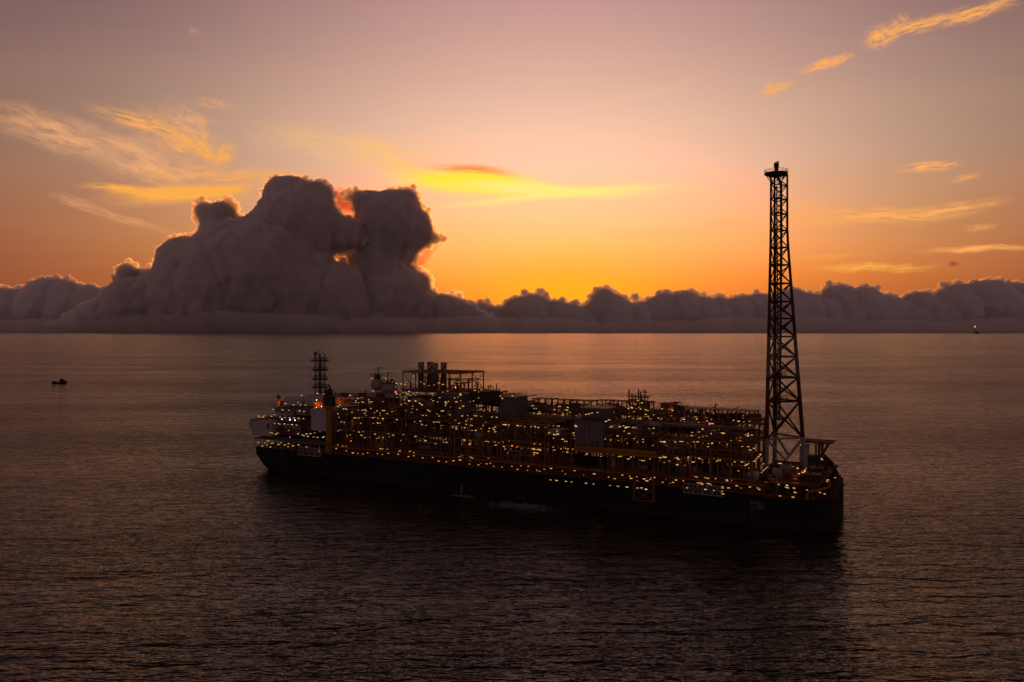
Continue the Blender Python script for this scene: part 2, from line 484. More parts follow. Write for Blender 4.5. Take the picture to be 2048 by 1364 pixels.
w1_ = cloud('cloud_wisp', [(806,552),(826,520),(845,500),(868,486),(902,474),(892,486),(872,500),(858,522),(846,548),(830,556)], D1 + 3200, M_wisp, 7, 60, 12, 2.0, voxel=1.2, disp=3.0)
tag(w1_, 'thin glowing red wisp of cloud under the overhang of the right-hand tower', 'cloud')
w2_ = cloud('cloud_wisp', [(636,396),(664,378),(682,371),(700,376),(722,372),(752,384),(756,420),(745,470),(690,478),(646,468)], D1 + 5200, M_wisp, 8, 90, 16, 2.0, voxel=1.2, disp=3.0)
tag(w2_, 'thin glowing orange wisp of cloud in the gap between the twin cloud towers', 'cloud')
w3_ = cloud('cloud_wisp', [(625,495),(660,482),(700,480),(722,500),(720,540),(680,556),(635,545)], D1 + 5200, M_wisp, 9, 60, 16, 2.0, voxel=1.2, disp=3.0)
tag(w3_, 'small fiery patch of cloud showing through a hole low between the twin cloud towers', 'cloud')

# ---------------------------------------------------------------- materials
def paint(name, col, rough=0.55, worn=0.35, metal=0.0, rust=(0.10, 0.045, 0.02)):
    m = bpy.data.materials.new(name)
    m.use_nodes = True
    T = NT(m.node_tree)
    bs = T.n['Principled BSDF']
    c = T.n.new('ShaderNodeTexCoord').outputs['Object']
    n = T.noise(c, 0.55, 5.0, 0.65)
    f = T.mapr(n, 0.45, 0.75, 0.0, worn)
    T.l.new(T.mix(f, (*col, 1), (*rust, 1)), bs.inputs['Base Color'])
    bs.inputs['Roughness'].default_value = rough
    bs.inputs['Metallic'].default_value = metal
    bs.inputs['Specular IOR Level'].default_value = 0.15
    return m

def glow(name, col, strength):
    m = bpy.data.materials.new(name)
    m.use_nodes = True
    bs = m.node_tree.nodes['Principled BSDF']
    bs.inputs['Base Color'].default_value = (0.6, 0.6, 0.55, 1)
    bs.inputs['Emission Color'].default_value = (*col, 1)
    bs.inputs['Emission Strength'].default_value = strength
    return m

M = dict(
    hull=paint('black_hull_paint', (0.0022, 0.002, 0.0022), 0.7, 0.25, rust=(0.005, 0.003, 0.002)),
    boot=paint('red_hull_paint', (0.016, 0.0022, 0.002), 0.8, 0.6, rust=(0.005, 0.003, 0.002)),
    deck=paint('deck_paint', (0.045, 0.022, 0.018), 0.8, 0.5),
    ochre=paint('ochre_steel', (0.15, 0.056, 0.012), 0.6, 0.5),
    rusty=paint('brown_steel', (0.10, 0.036, 0.013), 0.7, 0.5),
    dark=paint('dark_steel', (0.030, 0.022, 0.019), 0.7, 0.4),
    grey=paint('grey_steel', (0.065, 0.058, 0.057), 0.6, 0.3),
    pipe=paint('silver_pipe', (0.14, 0.11, 0.09), 0.5, 0.4),
    white=paint('white_paint', (0.23, 0.205, 0.213), 0.55, 0.12),
    dull=paint('dull_white_paint', (0.15, 0.135, 0.135), 0.6, 0.25),
    red=paint('red_paint', (0.085, 0.009, 0.008), 0.55, 0.25),
    maroon=paint('maroon_paint', (0.038, 0.007, 0.007), 0.55, 0.3),
    orange=paint('orange_paint', (0.60, 0.13, 0.02), 0.5, 0.15),
    glass=paint('dark_window', (0.02, 0.02, 0.025), 0.2, 0.0),
    yellow=paint('yellow_paint', (0.18, 0.078, 0.010), 0.55, 0.35),
    lamp=glow('lamp_tube', (1.0, 0.48, 0.12), 0.80),
    lamp_cool=glow('pale_lamp', (1.0, 0.70, 0.36), 0.85),
    lamp_dim=glow('amber_lamp', (1.0, 0.40, 0.06), 0.7),
    lamp_white=glow('white_floodlight', (1.0, 0.86, 0.74), 3.0),
    lamp_red=glow('red_lamp', (1.0, 0.10, 0.03), 3.0),
    lamp_green=glow('green_lamp', (0.25, 0.8, 0.08), 1.2),
    flame=glow('flare_flame', (1.0, 0.50, 0.08), 3.0),
)

def striped(name, c0, c1, period, flip):
    m = bpy.data.materials.new(name)
    m.use_nodes = True
    T = NT(m.node_tree)
    bs = T.n['Principled BSDF']
    c = T.n.new('ShaderNodeTexCoord').outputs['Object']
    s = T.n.new('ShaderNodeSeparateXYZ')
    T.l.new(c, s.inputs[0])
    d = T.math('ADD', T.math('MULTIPLY', T.math('ADD', s.outputs[0], s.outputs[1]), flip), s.outputs[2])
    f = T.math('GREATER_THAN', T.math('FRACT', T.math('DIVIDE', d, period)), 0.5)
    T.l.new(T.mix(f, (*c0, 1), (*c1, 1)), bs.inputs['Base Color'])
    bs.inputs['Roughness'].default_value = 0.6
    return m
M['stripe_a'] = striped('striped_stack_paint', (0.22, 0.20, 0.20), (0.06, 0.010, 0.009), 3.6, 1.0)
M['stripe_b'] = striped('striped_stack_paint', (0.22, 0.20, 0.20), (0.06, 0.010, 0.009), 3.6, -1.0)

# ---------------------------------------------------------------- mesh builder
class MB:
    def __init__(self):
        self.v, self.f = [], []
    def box(self, x0, x1, y0, y1, z0, z1):
        b = len(self.v)
        self.v += [(x, y, z) for z in (z0, z1) for y in (y0, y1) for x in (x0, x1)]
        self.f += [tuple(b + i for i in q) for q in ((0, 2, 3, 1), (4, 5, 7, 6), (0, 1, 5, 4), (2, 6, 7, 3), (0, 4, 6, 2), (1, 3, 7, 5))]
        return self
    def tube(self, p, q, r, n=6, r2=None, cap=True):
        p, q = Vector(p), Vector(q)
        d = (q - p)
        if d.length < 1e-6:
            return self
        d.normalize()
        a = d.orthogonal().normalized()
        c = d.cross(a)
        b = len(self.v)
        for o, rr in ((p, r), (q, r if r2 is None else r2)):
            for i in range(n):
                t = 2 * math.pi * (i + 0.5) / n
                self.v.append(tuple(o + (a * math.cos(t) + c * math.sin(t)) * rr))
        for i in range(n):
            j = (i + 1) % n
            self.f.append((b + i, b + j, b + n + j, b + n + i))
        if cap:
            self.f.append(tuple(b + i for i in reversed(range(n))))
            self.f.append(tuple(b + n + i for i in range(n)))
        return self
    def beam(self, p, q, w):
        return self.tube(p, q, w * 0.7071, 4)
    def line(self, pts, r, n=8):
        for a, b in zip(pts, pts[1:]):
            self.tube(a, b, r, n)
        for a in pts[1:-1]:
            self.ball(a, r * 1.02, 8, 5)
        return self
    def lathe(self, o, axis, prof, n=14):
        """prof: (distance along the axis, radius) pairs"""
        o, d = Vector(o), Vector(axis).normalized()
        a = d.orthogonal().normalized()
        c = d.cross(a)
        b = len(self.v)
        for s, r in prof:
            for i in range(n):
                t = 2 * math.pi * i / n
                self.v.append(tuple(o + d * s + (a * math.cos(t) + c * math.sin(t)) * max(r, 1e-3)))
        for k in range(len(prof) - 1):
            for i in range(n):
                j = (i + 1) % n
                self.f.append((b + k * n + i, b + k * n + j, b + (k + 1) * n + j, b + (k + 1) * n + i))
        self.f.append(tuple(b + i for i in reversed(range(n))))
        self.f.append(tuple(b + (len(prof) - 1) * n + i for i in range(n)))
        return self
    def ball(self, c, r, n=12, m=8, sz=1.0):
        return self.lathe((c[0], c[1], c[2] - r * sz), (0, 0, 1), [(r * sz * (1 - math.cos(math.pi * k / m)), r * math.sin(math.pi * k / m)) for k in range(m + 1)], n)
    def drum(self, p, q, r, n=14):
        """a pressure vessel: a cylinder with domed ends"""
        L = (Vector(q) - Vector(p)).length
        e = min(r * 0.5, L * 0.3)
        prof = [(e * (1 - math.cos(t)), r * math.sin(t)) for t in (0.0, 0.5, 1.0, 1.5708)]
        prof += [(L - s, rr) for s, rr in reversed(prof)]
        return self.lathe(p, Vector(q) - Vector(p), prof, n)
    def railing(self, pts, h=1.1, step=2.4, r=0.055):
        for a, b in zip(pts, pts[1:]):
            a, b = Vector(a), Vector(b)
            for k in (h, h * 0.55):
                self.tube(a + Vector((0, 0, k)), b + Vector((0, 0, k)), r, 4, cap=False)
            n = max(1, int((b - a).length / step))
            for i in range(n + 1):
                p = a.lerp(b, i / n)
                self.tube(p, p + Vector((0, 0, h)), r, 4, cap=False)
        return self
    def truss(self, p, q, hgt, r, bays, up=(0, 0, 1)):
        """flat lattice girder from p to q"""
        p, q, up = Vector(p), Vector(q), Vector(up) * hgt
        self.beam(p, q, r * 1.4).beam(p + up, q + up, r * 1.4)
        for i in range(bays + 1):
            a = p.lerp(q, i / bays)
            self.beam(a, a + up, r)
            if i < bays:
                b = p.lerp(q, (i + 1) / bays)
                if i % 2: self.beam(a + up, b, r)
                else: self.beam(a, b + up, r)
        return self
    def build(self, name, mat, parent=None, smooth=False):
        return link(name, self.v, self.f, mat, parent, smooth=smooth)

def empty(name, loc, rz=0.0):
    o = bpy.data.objects.new(name, None)
    COL.objects.link(o)
    o.location = loc
    o.rotation_euler = (0, 0, rz)
    return o

# ---------------------------------------------------------------- where the ship lies
HD = 11.1                                   # deck height over the water
def on_level(px, py, z):
    Y = FPX * (CAM_H - z) / (py - HY)
    return Vector(((px - CX) / FPX * Y, Y))
S0 = on_level(506, 896, HD)
C1 = on_level(1600, 1004, HD)
TH = math.atan2(-(C1.y - S0.y), C1.x - S0.x)
SHIP_L1 = (C1 - S0).length
CT, ST = math.cos(TH), math.sin(TH)
def at(px, py, v):
    """(u, z) on the ship's lengthwise plane v metres in from the near side"""
    a = (px - CX) / FPX
    b = (py - HY) / FPX
    Y = (v + S0.x * ST + S0.y * CT) / (a * ST + CT)
    X = a * Y
    return (X - S0.x) * CT - (Y - S0.y) * ST, CAM_H - b * Y
def on_deck(px, py, z):
    w = on_level(px, py, z) - S0
    return w.x * CT - w.y * ST, w.x * ST + w.y * CT

# ---------------------------------------------------------------- the production ship
rnd = random.Random(11)
ship = empty('production_ship', (S0.x, S0.y, 0), -TH)
tag(ship, 'huge dark oil production ship with rows of lit deck lamps and a tall flare tower', 'ship')
LEN = SHIP_L1
N_LAMPS = [0]

lamp_mesh = {}
def lamp_src(kind):
    if kind not in lamp_mesh:
        mb = MB()
        if kind in ('lamp', 'lamp_dim', 'lamp_cool'):
            mb.drum((-1.0, 0, 0), (1.0, 0, 0), 0.22, 8)
            mb.box(-1.05, 1.05, -0.13, 0.13, 0.22, 0.36)
        else:
            mb.ball((0, 0, 0), 0.62, 10, 6)
            mb.box(-0.25, 0.25, -0.25, 0.25, 0.5, 0.85)
        me = bpy.data.meshes.new('lamp')
        me.from_pydata(mb.v, [], mb.f)
        me.materials.append(M[kind])
        lamp_mesh[kind] = me
    return lamp_mesh[kind]

def lamp(u, v, z, parent, kind='lamp', rz=None, tilt=0.0, scale=1.0):
    o = bpy.data.objects.new('floodlight' if kind == 'lamp_white' else 'lamp', lamp_src(kind))
    COL.objects.link(o)
    o.parent = parent
    o.location = (u, v, z)
    if rz is None:
        rz = rnd.choice((0, 0, 0, 90, 90, 60, 75)) + rnd.uniform(-8, 8)
    o.rotation_euler = (0, R(tilt), R(rz))
    s = scale * rnd.uniform(0.32, 0.58)
    q = rnd.random()
    if kind == 'lamp' and q < 0.25: o.data = lamp_src('lamp_dim' if q < 0.17 else 'lamp_cool')
    o.scale = (s, s, s)
    N_LAMPS[0] += 1
    return o
def lamps_px(pts, v, parent, **kw):
    for p in pts:
        u, z = at(p[0], p[1], v)
        lamp(u, v, z, parent, **kw)

# hull
def hull():
    top = [(0, 3), (1.5, 0.6), (4, 0), (60, 0), (150, 0), (LEN, 0), (291.5, 7.5), (293, 26), (291.5, 45), (283, 61), (150, 61), (60, 61), (4, 61), (1.5, 60.4), (0, 58)]
    n = len(top)
    V, F, mi = [], [], []
    for z, du, tuck in ((HD, 0, 0), (8.2, 0.2, 0), (3.2, 4.8, 0.4), (0.0, 8.5, 1.2), (-5.0, 14.0, 4.0)):
        for (u, v) in top:
            w = max(0.0, 1 - u / 30.0)
            V.append((u + du * w, v + (tuck * w if v < 30 else -tuck * w), z))
    for k in range(4):
        for i in range(n):
            j = (i + 1) % n
            F.append((k * n + i, (k + 1) * n + i, (k + 1) * n + j, k * n + j))
            mi.append(0 if k < 2 else 1)
    F.append(tuple(range(n)))
    mi.append(2)
    h = link('hull', V, F, [M['hull'], M['boot'], M['deck']], ship, mi)
    mb = MB()
    for a, b in zip(top, top[1:] + top[:1]):
        mb.beam((a[0], a[1] + (0.15 if a[1] < 30 else -0.15), HD + 0.25), (b[0], b[1] + (0.15 if b[1] < 30 else -0.15), HD + 0.25), 0.45)
    mb.build('gunwale', M['hull'], h)
    mb = MB()
    ring = [(u + (0.6 if u < 30 else -0.6 if u > 288 else 0), v + (0.7 if v < 30 else -0.7), HD + 0.4) for u, v in top]
    mb.railing(ring + ring[:1], 1.2, 3.0)
    mb.build('deck_railing', M['rusty'], h)
    # fenders and risers down the near side
    for u in [30 + 6.1 * i for i in range(9)] + [118 + 3.3 * i for i in range(26)]:
        MB().tube((u, -0.35, HD - 2.0), (u, -0.35, -1), 0.22, 6).build('riser_pipe', M['boot'], h)
    for px in (604, 617, 630, 1490, 1555, 1612, 1640):
        u, z = at(px, 1000, 0) if px > 1000 else at(px, 920, 0)
        MB().box(u - 0.35, u + 0.35, -0.28, 0.06, 0, HD - 0.6).build('hull_fender', M['boot'], h)
    def text(body, px, py, size, v, mat):
        c = bpy.data.curves.new('name_lettering', 'FONT')
        c.body = body
        c.size = size
        c.extrude = 0.02
        c.space_character = 1.15
        c.materials.append(mat)
        tmp = bpy.data.objects.new('name_lettering', c)
        COL.objects.link(tmp)
        bpy.context.view_layer.update()
        me = bpy.data.meshes.new_from_object(tmp.evaluated_get(bpy.context.evaluated_depsgraph_get()))
        bpy.data.objects.remove(tmp)
        o = bpy.data.objects.new('name_lettering', me)
        COL.objects.link(o)
        o.parent = h
        u, z = at(px, py, v)
        o.location = (u, v, z)
        o.rotation_euler = (R(90), 0, 0)
    text('FPSO', 1502, 1009.5, 1.75, -0.05, M['dull'])
    text('CLOV', 1502, 1017.5, 1.75, -0.05, M['dull'])
    text('FPSO', 525, 917.2, 1.5, -0.05, M['grey'])
    text('CLOV', 540, 918.6, 1.5, -0.05, M['grey'])
    for px0, y0, cnt, st in ((562, 908, 8, 0.85), (569, 908, 8, 0.85), (1504, 1022, 4, 0.7)):
        mb = MB()
        for k in range(cnt):
            u, z = at(px0, y0, 0)
            mb.box(u - 0.18, u + 0.18, -0.05, 0.05, z - k * st - 0.2, z - k * st + 0.2)
        u, z = at(px0, y0, 0)
        mb.box(u - 0.03, u + 0.03, -0.04, 0.04, z - (cnt - 1) * st - 0.19, z + 0.19)
        mb.build('draft_marking', M['grey'], h)
    # row of lamps under the side walkway
    for px in (1101, 1113, 1132, 1143, 1172, 1187, 1220, 1236, 1254, 1275, 1292):
        uu, zz = at(px, 960 + (px - 1101) * 0.094, -0.6)
        lamp(uu, -0.6, zz, h, rz=0, kind='lamp')
    return h
hull_o = hull()

# ---- process modules: steel frames full of vessels and pipes
ALL_PIPE_COL = ['pipe', 'rusty', 'grey', 'ochre', 'dark']
def module(u0, u1, v0, v1, floors, roof=None, fcol='ochre', dens=1.5, n_lamps=16, bay=8.0, brace=0.5, top_items=True, base=HD):
    nb = max(1, round((u1 - u0) / bay))
    us = [u0 + (u1 - u0) * i / nb for i in range(nb + 1)]
    nv = max(1, round((v1 - v0) / 12.0))
    vs = [v0 + (v1 - v0) * i / nv for i in range(nv + 1)]
    ztop = roof if roof else floors[-1]
    fr = MB()
    for u in us:
        for v in vs:
            fr.beam((u, v, base), (u, v, ztop), 0.62)
    levels = list(floors) + ([roof] if roof else [])
    for z in levels:
        for v in vs:
            fr.box(u0 - 0.4, u1 + 0.4, v - 0.27, v + 0.27, z - 1.0, z - 0.22)
        for u in us:
            fr.box(u - 0.25, u + 0.25, v0 + 0.28, v1 - 0.28, z - 0.9, z - 0.24)
    prev = base
    for z in levels:
        for a, b in zip(us, us[1:]):
            for v in (v0, v1):
                if rnd.random() < brace:
                    if rnd.random() < 0.5:
                        fr.beam((a, v, prev), (b, v, z - 0.8), 0.34)
                    else:
                        m = (a + b) / 2
                        fr.beam((a, v, prev), (m, v, z - 0.8), 0.3).beam((b, v, prev), (m, v, z - 0.8), 0.3)
        prev = z
    mod = fr.build('process_module', M[fcol], ship)
    for z in floors:
        MB().box(u0 - 0.6, u1 + 0.6, v0 - 0.6, v1 + 0.6, z - 0.2, z).build('deck_plate', M['dark'], mod)
    mb = MB()
    for z in floors:
        mb.railing([(u0 - 0.5, v1, z), (u0 - 0.5, v0 - 0.5, z), (u1 + 0.5, v0 - 0.5, z), (u1 + 0.5, v1, z)], 1.15, 2.2)
    mb.build('walkway_railing', M[fcol], mod)
    PIPE_COL = rnd.sample(ALL_PIPE_COL, 3)
    pip = {k: MB() for k in PIPE_COL}
    allz = [base] + list(floors)
    for li, z in enumerate(allz):
        top = allz[li + 1] - 1.2 if li + 1 < len(allz) else (roof - 1.2 if roof else z + 5.0)
        open_top = li + 1 == len(allz) and not roof
        if open_top and not top_items:
            continue
        h = top - z
        # lengthwise pipes
        for i in range(int(7 * dens)):
            c = rnd.choice(PIPE_COL)
            v = rnd.uniform(v0 + 0.3, v0 + (v1 - v0) * rnd.choice((0.15, 0.6, 1.0)))
            zz = z + h * rnd.uniform(0.35, 0.95) * (0.5 if open_top else 1)
            a, b = sorted((rnd.uniform(u0, u1), rnd.uniform(u0, u1)))
            if b - a < 4: b = min(u1, a + 6)
            r = rnd.choice((0.15, 0.2, 0.3, 0.42))
            pip[c].line([(a, v, z), (a, v, zz), (b, v, zz), (b, v, z + h * rnd.choice((0, 0.5)))], r, 6)
        for i in range(int(8 * dens)):
            c = rnd.choice(PIPE_COL)
            u = rnd.uniform(u0, u1)
            v = rnd.uniform(v0, v0 + 3.5)
            pip[c].tube((u, v, z), (u, v, z + h * rnd.uniform(0.5, 1.0) * (0.7 if open_top else 1)), rnd.choice((0.12, 0.18, 0.28)), 6)
        for i in range(int(4 * dens)):
            c = rnd.choice(PIPE_COL)
            u = rnd.uniform(u0, u1)
            zz = z + h * rnd.uniform(0.5, 0.9)
            pip[c].tube((u, v0 + 0.3, zz), (u, v1, zz), rnd.choice((0.15, 0.25)), 6)
        # vessels and skids
        for i in range(max(2, int((u1 - u0) / 6.5 * dens))):
            u = rnd.uniform(u0 + 1.5, u1 - 1.5)
            v = rnd.choice((v0 + rnd.uniform(2, 4), rnd.uniform(v0 + 2.5, v1 - 2.5)))
            k = rnd.random()
            col = M[rnd.choice(('grey', 'rusty', 'dull', 'dark', 'pipe', 'rusty', 'dark'))]
            if k < 0.34:
                L = min(rnd.uniform(4, 8), u1 - u0 - 1)
                r = min(rnd.uniform(0.8, 1.7), h * 0.35)
                a = max(u0, min(u - L / 2, u1 - L))
                b = MB().drum((a, v, z + r + 0.5), (a + L, v, z + r + 0.5), r)
                for s in (0.22, 0.78):
                    b.box(a + L * s - 0.2, a + L * s + 0.2, v - r * 0.7, v + r * 0.7, z, z + r * 0.6 + 0.4)
                b.build('pressure_vessel', col, mod)
            elif k < 0.58:
                r = rnd.uniform(0.6, 1.3)
                hh = h * rnd.uniform(0.6, 0.95)
                MB().drum((u, v, z + 0.3), (u, v, z + hh), r).lathe((u, v, z), (0, 0, 1), [(0, r * 0.8), (0.5, r * 0.8)]).build('separator_column', col, mod)
            elif k < 0.82:
                a, b, hh = rnd.uniform(1.2, 2.8), rnd.uniform(1, 2), h * rnd.uniform(0.3, 0.7)
                m = MB().box(u - a, u + a, v - b, v + b, z + 0.3, z + hh)
                m.box(u - a - 0.3, u + a + 0.3, v - b - 0.2, v + b + 0.2, z, z + 0.28)
                m.tube((u, v, z + hh), (u, v, z + hh + 0.9), 0.3, 8)
                m.tube((u - a * 0.6, v, z + hh), (u - a * 0.6, v, z + hh + 0.6), 0.2, 8)
                m.build('equipment_skid', col, mod)
            else:
                m = MB()
                for q in range(4):
                    m.drum((u - 1.8, v + q * 0.9 - 1.4, z + 1.0 + (q % 2) * 1.0), (u + 1.8, v + q * 0.9 - 1.4, z + 1.0 + (q % 2) * 1.0), 0.42, 10)
                m.box(u - 1.2, u + 1.2, v - 1.6, v + 1.6, z, z + 0.6)
                m.build('heat_exchanger', col, mod)
    for c in PIPE_COL:
        if pip[c].v:
            pip[c].build('pipework', M[c], mod)
    # lamps hung under the floors and on short posts over the top one
    for i in range(min(95, int(n_lamps * 1.5))):
        li = rnd.choice(range(len(allz)))
        z = allz[li]
        top = allz[li + 1] - 1.5 if li + 1 < len(allz) else (roof - 1.6 if roof else z + 2.6)
        v = v0 + rnd.choice((-0.2, 0.3, 1.0, 3.0, 5.0))
        u = rnd.uniform(u0, u1)
        lamp(u, v, top - rnd.choice((0, 0, 0.4, 1.6, 2.6)), mod)
    return mod

def davit(u, v, z, h, arm, parent):
    m = MB().tube((u, v, z), (u, v, z + h), 0.26, 8).beam((u - 0.3, v, z + h), (u + arm, v, z + h + 0.1), 0.3)
    m.tube((u + arm, v, z + h), (u + arm, v, z + h - 0.8), 0.06, 4)
    m.box(u - 0.5, u + 0.5, v - 0.5, v + 0.5, z, z + 0.6)
    return m.build('davit', M['dark'], parent)

def U(px, py, v): return at(px, py, v)[0]
def Z(px, py, v): return at(px, py, v)[1]

mods = {}
def near(key, p0, p1, floors, **kw):
    mods[key] = module(U(p0, 900, 4), U(p1, 900, 4) - 0.8, 4, 25, floors, **kw)
def far(key, p0, p1, floors, **kw):
    mods[key] = module(U(p0, 830, 36), U(p1, 830, 36) - 0.8, 36, 57, floors, **kw)

near('a', 670, 738, [17.5, 25.0, 32.0], n_lamps=34, fcol='rusty')
near('b', 741, 806, [17.5, 25.0, 32.5], n_lamps=34)
near('c', 810, 905, [17.5, 25.0, 32.5, 38.0], n_lamps=46, fcol='rusty', top_items=True)
near('d', 909, 998, [17.5, 25.0, 32.5], n_lamps=42)
near('e', 1002, 1094, [16.5, 23.5, 25.8], roof=33.5, n_lamps=42, brace=0.9)
near('f', 1098, 1146, [16.5, 25.0], roof=30.5, n_lamps=24, fcol='rusty')
near('h', 1216, 1312, [16.5, 25.0, 31.5], n_lamps=44, bay=7, fcol='rusty')
near('i', 1316, 1376, [16.5, 24.5], roof=31.0, n_lamps=28, fcol='rusty')
near('j', 1380, 1508, [17.5, 25.0, 31.5], n_lamps=52, bay=7)
far('k', 700, 800, [20, 30, 36.0], n_lamps=24)
far('m', 930, 1040, [20, 30, 38.0], n_lamps=30, fcol='rusty')
far('n', 1046, 1190, [20, 30, 35.5], n_lamps=40, fcol='rusty')
far('o', 1194, 1290, [20, 30, 36.5], n_lamps=30, fcol='rusty')
far('p', 1294, 1362, [20, 30, 36.5], n_lamps=22, fcol='rusty')
far('q', 1366, 1512, [20, 30, 35.5], n_lamps=40)

# the central pipe rack
mb = MB()
ua, ub = U(672, 900, 29), U(1505, 900, 29)
u = ua
while u <= ub + 0.1:
    for v in (27.5, 33.5):
        mb.beam((u, v, HD), (u, v, 34), 0.5)
    for z in (22, 27, 33):
        mb.beam((u, 27.5, z), (u, 33.5, z), 0.4)
    u += 7.5
for z in (22, 27, 33):
    for v in (27.5, 33.5):
        mb.beam((ua, v, z), (ub, v, z), 0.45)
rack = mb.build('pipe_rack', M['ochre'], ship)
for col, vv in (('pipe', (28.3, 29.6, 32.5)), ('rusty', (30.4, 31.2)), ('grey', (31.9,))):
    mb = MB()
    for v in vv:
        for z in (22.7, 27.7, 33.8):
            r = rnd.choice((0.3, 0.45, 0.6))
            mb.tube((ua + rnd.uniform(0, 30), v, z), (ub - rnd.uniform(0, 20), v, z), r, 8)
    mb.build('pipework', M[col], rack)
for i in range(40):
    lamp(rnd.uniform(ua, ub), rnd.choice((27.2, 33)), rnd.choice((35.2, 36, 36.8)), rack)

# near-side deck edge: pipe rails, valve stands and lamps along the main deck
mb = MB()
u0, u1 = U(670, 915, 2), U(1530, 990, 2)
for v, z, r in ((1.6, 12.4, 0.35), (2.2, 13.3, 0.25), (1.5, 14.2, 0.2), (2.6, 15.0, 0.4)):
    mb.tube((u0, v, z), (u1, v, z), r, 8)
u = u0
while u < u1:
    mb.beam((u, 1.2, HD), (u, 1.2, 16.0), 0.3).beam((u, 1.2, 15.4), (u, 3.6, 15.4), 0.3)
    u += rnd.uniform(3.5, 6)
edge = mb.build('deck_pipe_run', M['rusty'], ship)
mb = MB().box(u0, u1, -0.5, 1.0, 16.0, 16.16)
mb.railing([(u0, -0.4, 16.16), (u1, -0.4, 16.16)], 1.15, 2.6, 0.06)
mb.box(u0, u1, -0.62, -0.5, 15.55, 16.1)
mb.build('side_walkway', M['ochre'], edge)
u = u0 + 2
while u < u1:
    lamp(u, 0.6, rnd.choice((13.4, 14.2, 14.8)), edge, rz=rnd.choice((0, 0, 20, 90)))
    u += rnd.uniform(3.0, 7.5)

# ---- the exhaust stacks in their open steel frame
ful, fuz = at(806, 742, 24); fur, _ = at(921, 744, 24)
zb = Z(860, 781, 24)
fv0, fv1 = 24.0, 46.0
mb = MB()
nb = 5
xs = [ful + (fur - ful) * i / nb for i in range(nb + 1)]
for x in xs:
    for v in (fv0, (fv0 + fv1) / 2, fv1):
        if x in (xs[0], xs[-1]) or v == fv1 or x == xs[2] and v == fv0:
            mb.beam((x, v, HD), (x, v, fuz), 0.5)
for v in (fv0, (fv0 + fv1) / 2, fv1):
    mb.box(ful - 0.4, fur + 0.4, v - 0.3, v + 0.3, fuz - 0.8, fuz + 0.1)
    mb.box(ful - 0.4, fur + 0.4, v - 0.26, v + 0.26, zb - 1.0, zb - 0.3)
for x in xs:
    mb.box(x - 0.25, x + 0.25, fv0 + 0.3, fv1 - 0.3, fuz - 0.72, fuz + 0.05)
for x0, x1 in ((xs[0], xs[1]), (xs[4], xs[5])):
    for v in (fv0, fv1):
        mb.beam((x0, v, zb), (x1, v, fuz - 0.8), 0.26).beam((x1, v, zb), (x0, v, fuz - 0.8), 0.26)
for i in range(nb):
    mb.beam((xs[i], fv1, zb + 5), (xs[i + 1], fv1, zb + 5), 0.3)
    mb.beam((xs[i], fv1, zb + (0 if i % 2 else 5)), (xs[i + 1], fv1, zb + (5 if i % 2 else 0)), 0.22)
stack_frame = mb.build('stack_frame', M['ochre'], ship)
MB().box(ful - 1.2, fur + 1.2, fv0 - 1, fv1 + 1, zb - 0.28, zb).build('deck_plate', M['dark'], stack_frame)
mb = MB()
mb.railing([(ful - 1, fv1, zb), (ful - 1, fv0 - 0.8, zb), (fur + 1, fv0 - 0.8, zb), (fur + 1, fv1, zb)], 1.2)
mb.railing([(ful, fv1, fuz), (ful, fv0, fuz), (fur, fv0, fuz), (fur, fv1, fuz)], 1.1, 2.5, 0.045)
mb.build('walkway_railing', M['ochre'], stack_frame)
mb = MB()
for i in range(26):
    x = rnd.uniform(ful + 1, fur - 1); v = rnd.uniform(fv0 + 2, fv1 - 2)
    mb.tube((x, v, zb), (x, v, zb + rnd.uniform(2, 6.5)), rnd.choice((0.15, 0.25, 0.5)), 6)
    x2 = min(fur - 1, x + rnd.uniform(2, 8)); z2 = zb + rnd.uniform(1.5, 6)
    mb.tube((x, v, z2), (x2, v, z2), rnd.choice((0.15, 0.3)), 6)
mb.build('pipework', M['rusty'], stack_frame)
for px, py, v, mat in ((842, 725, 34, 'stripe_a'), (860.5, 724, 38, 'stripe_b'), (870, 726.5, 32, 'stripe_a'), (887.5, 725, 36, 'stripe_b')):
    u, zt = at(px, py, v)
    w = 1.08
    st = MB().box(u - w, u + w, v - w, v + w, zb + 0.3, fuz - 0.4).box(u - w - 0.15, u + w + 0.15, v - w - 0.15, v + w + 0.15, zb, zb + 0.28)
    stack = st.build('exhaust_stack', M['grey'], ship)
    t = MB().box(u - w - 0.05, u + w + 0.05, v - w - 0.05, v + w + 0.05, fuz - 0.38, zt - 0.3)
    t.build('painted_top', M[mat], stack)
    MB().box(u - w - 0.14, u + w + 0.14, v - w - 0.14, v + w + 0.14, zt - 0.29, zt).box(u - w * 0.8, u + w * 0.8, v - w * 0.8, v + w * 0.8, zt + 0.003, zt + 0.08).build('stack_rim', M['dark'], stack)
lamps_px([(810, 769), (848, 768), (858, 771), (868, 770), (877, 766), (886, 769), (926, 773), (827, 752)], 25, stack_frame)
lamps_px([(813, 765), (842, 764)], 27, stack_frame, kind='lamp_dim')
lamps_px([(911, 775)], 23.5, stack_frame, kind='lamp_red')
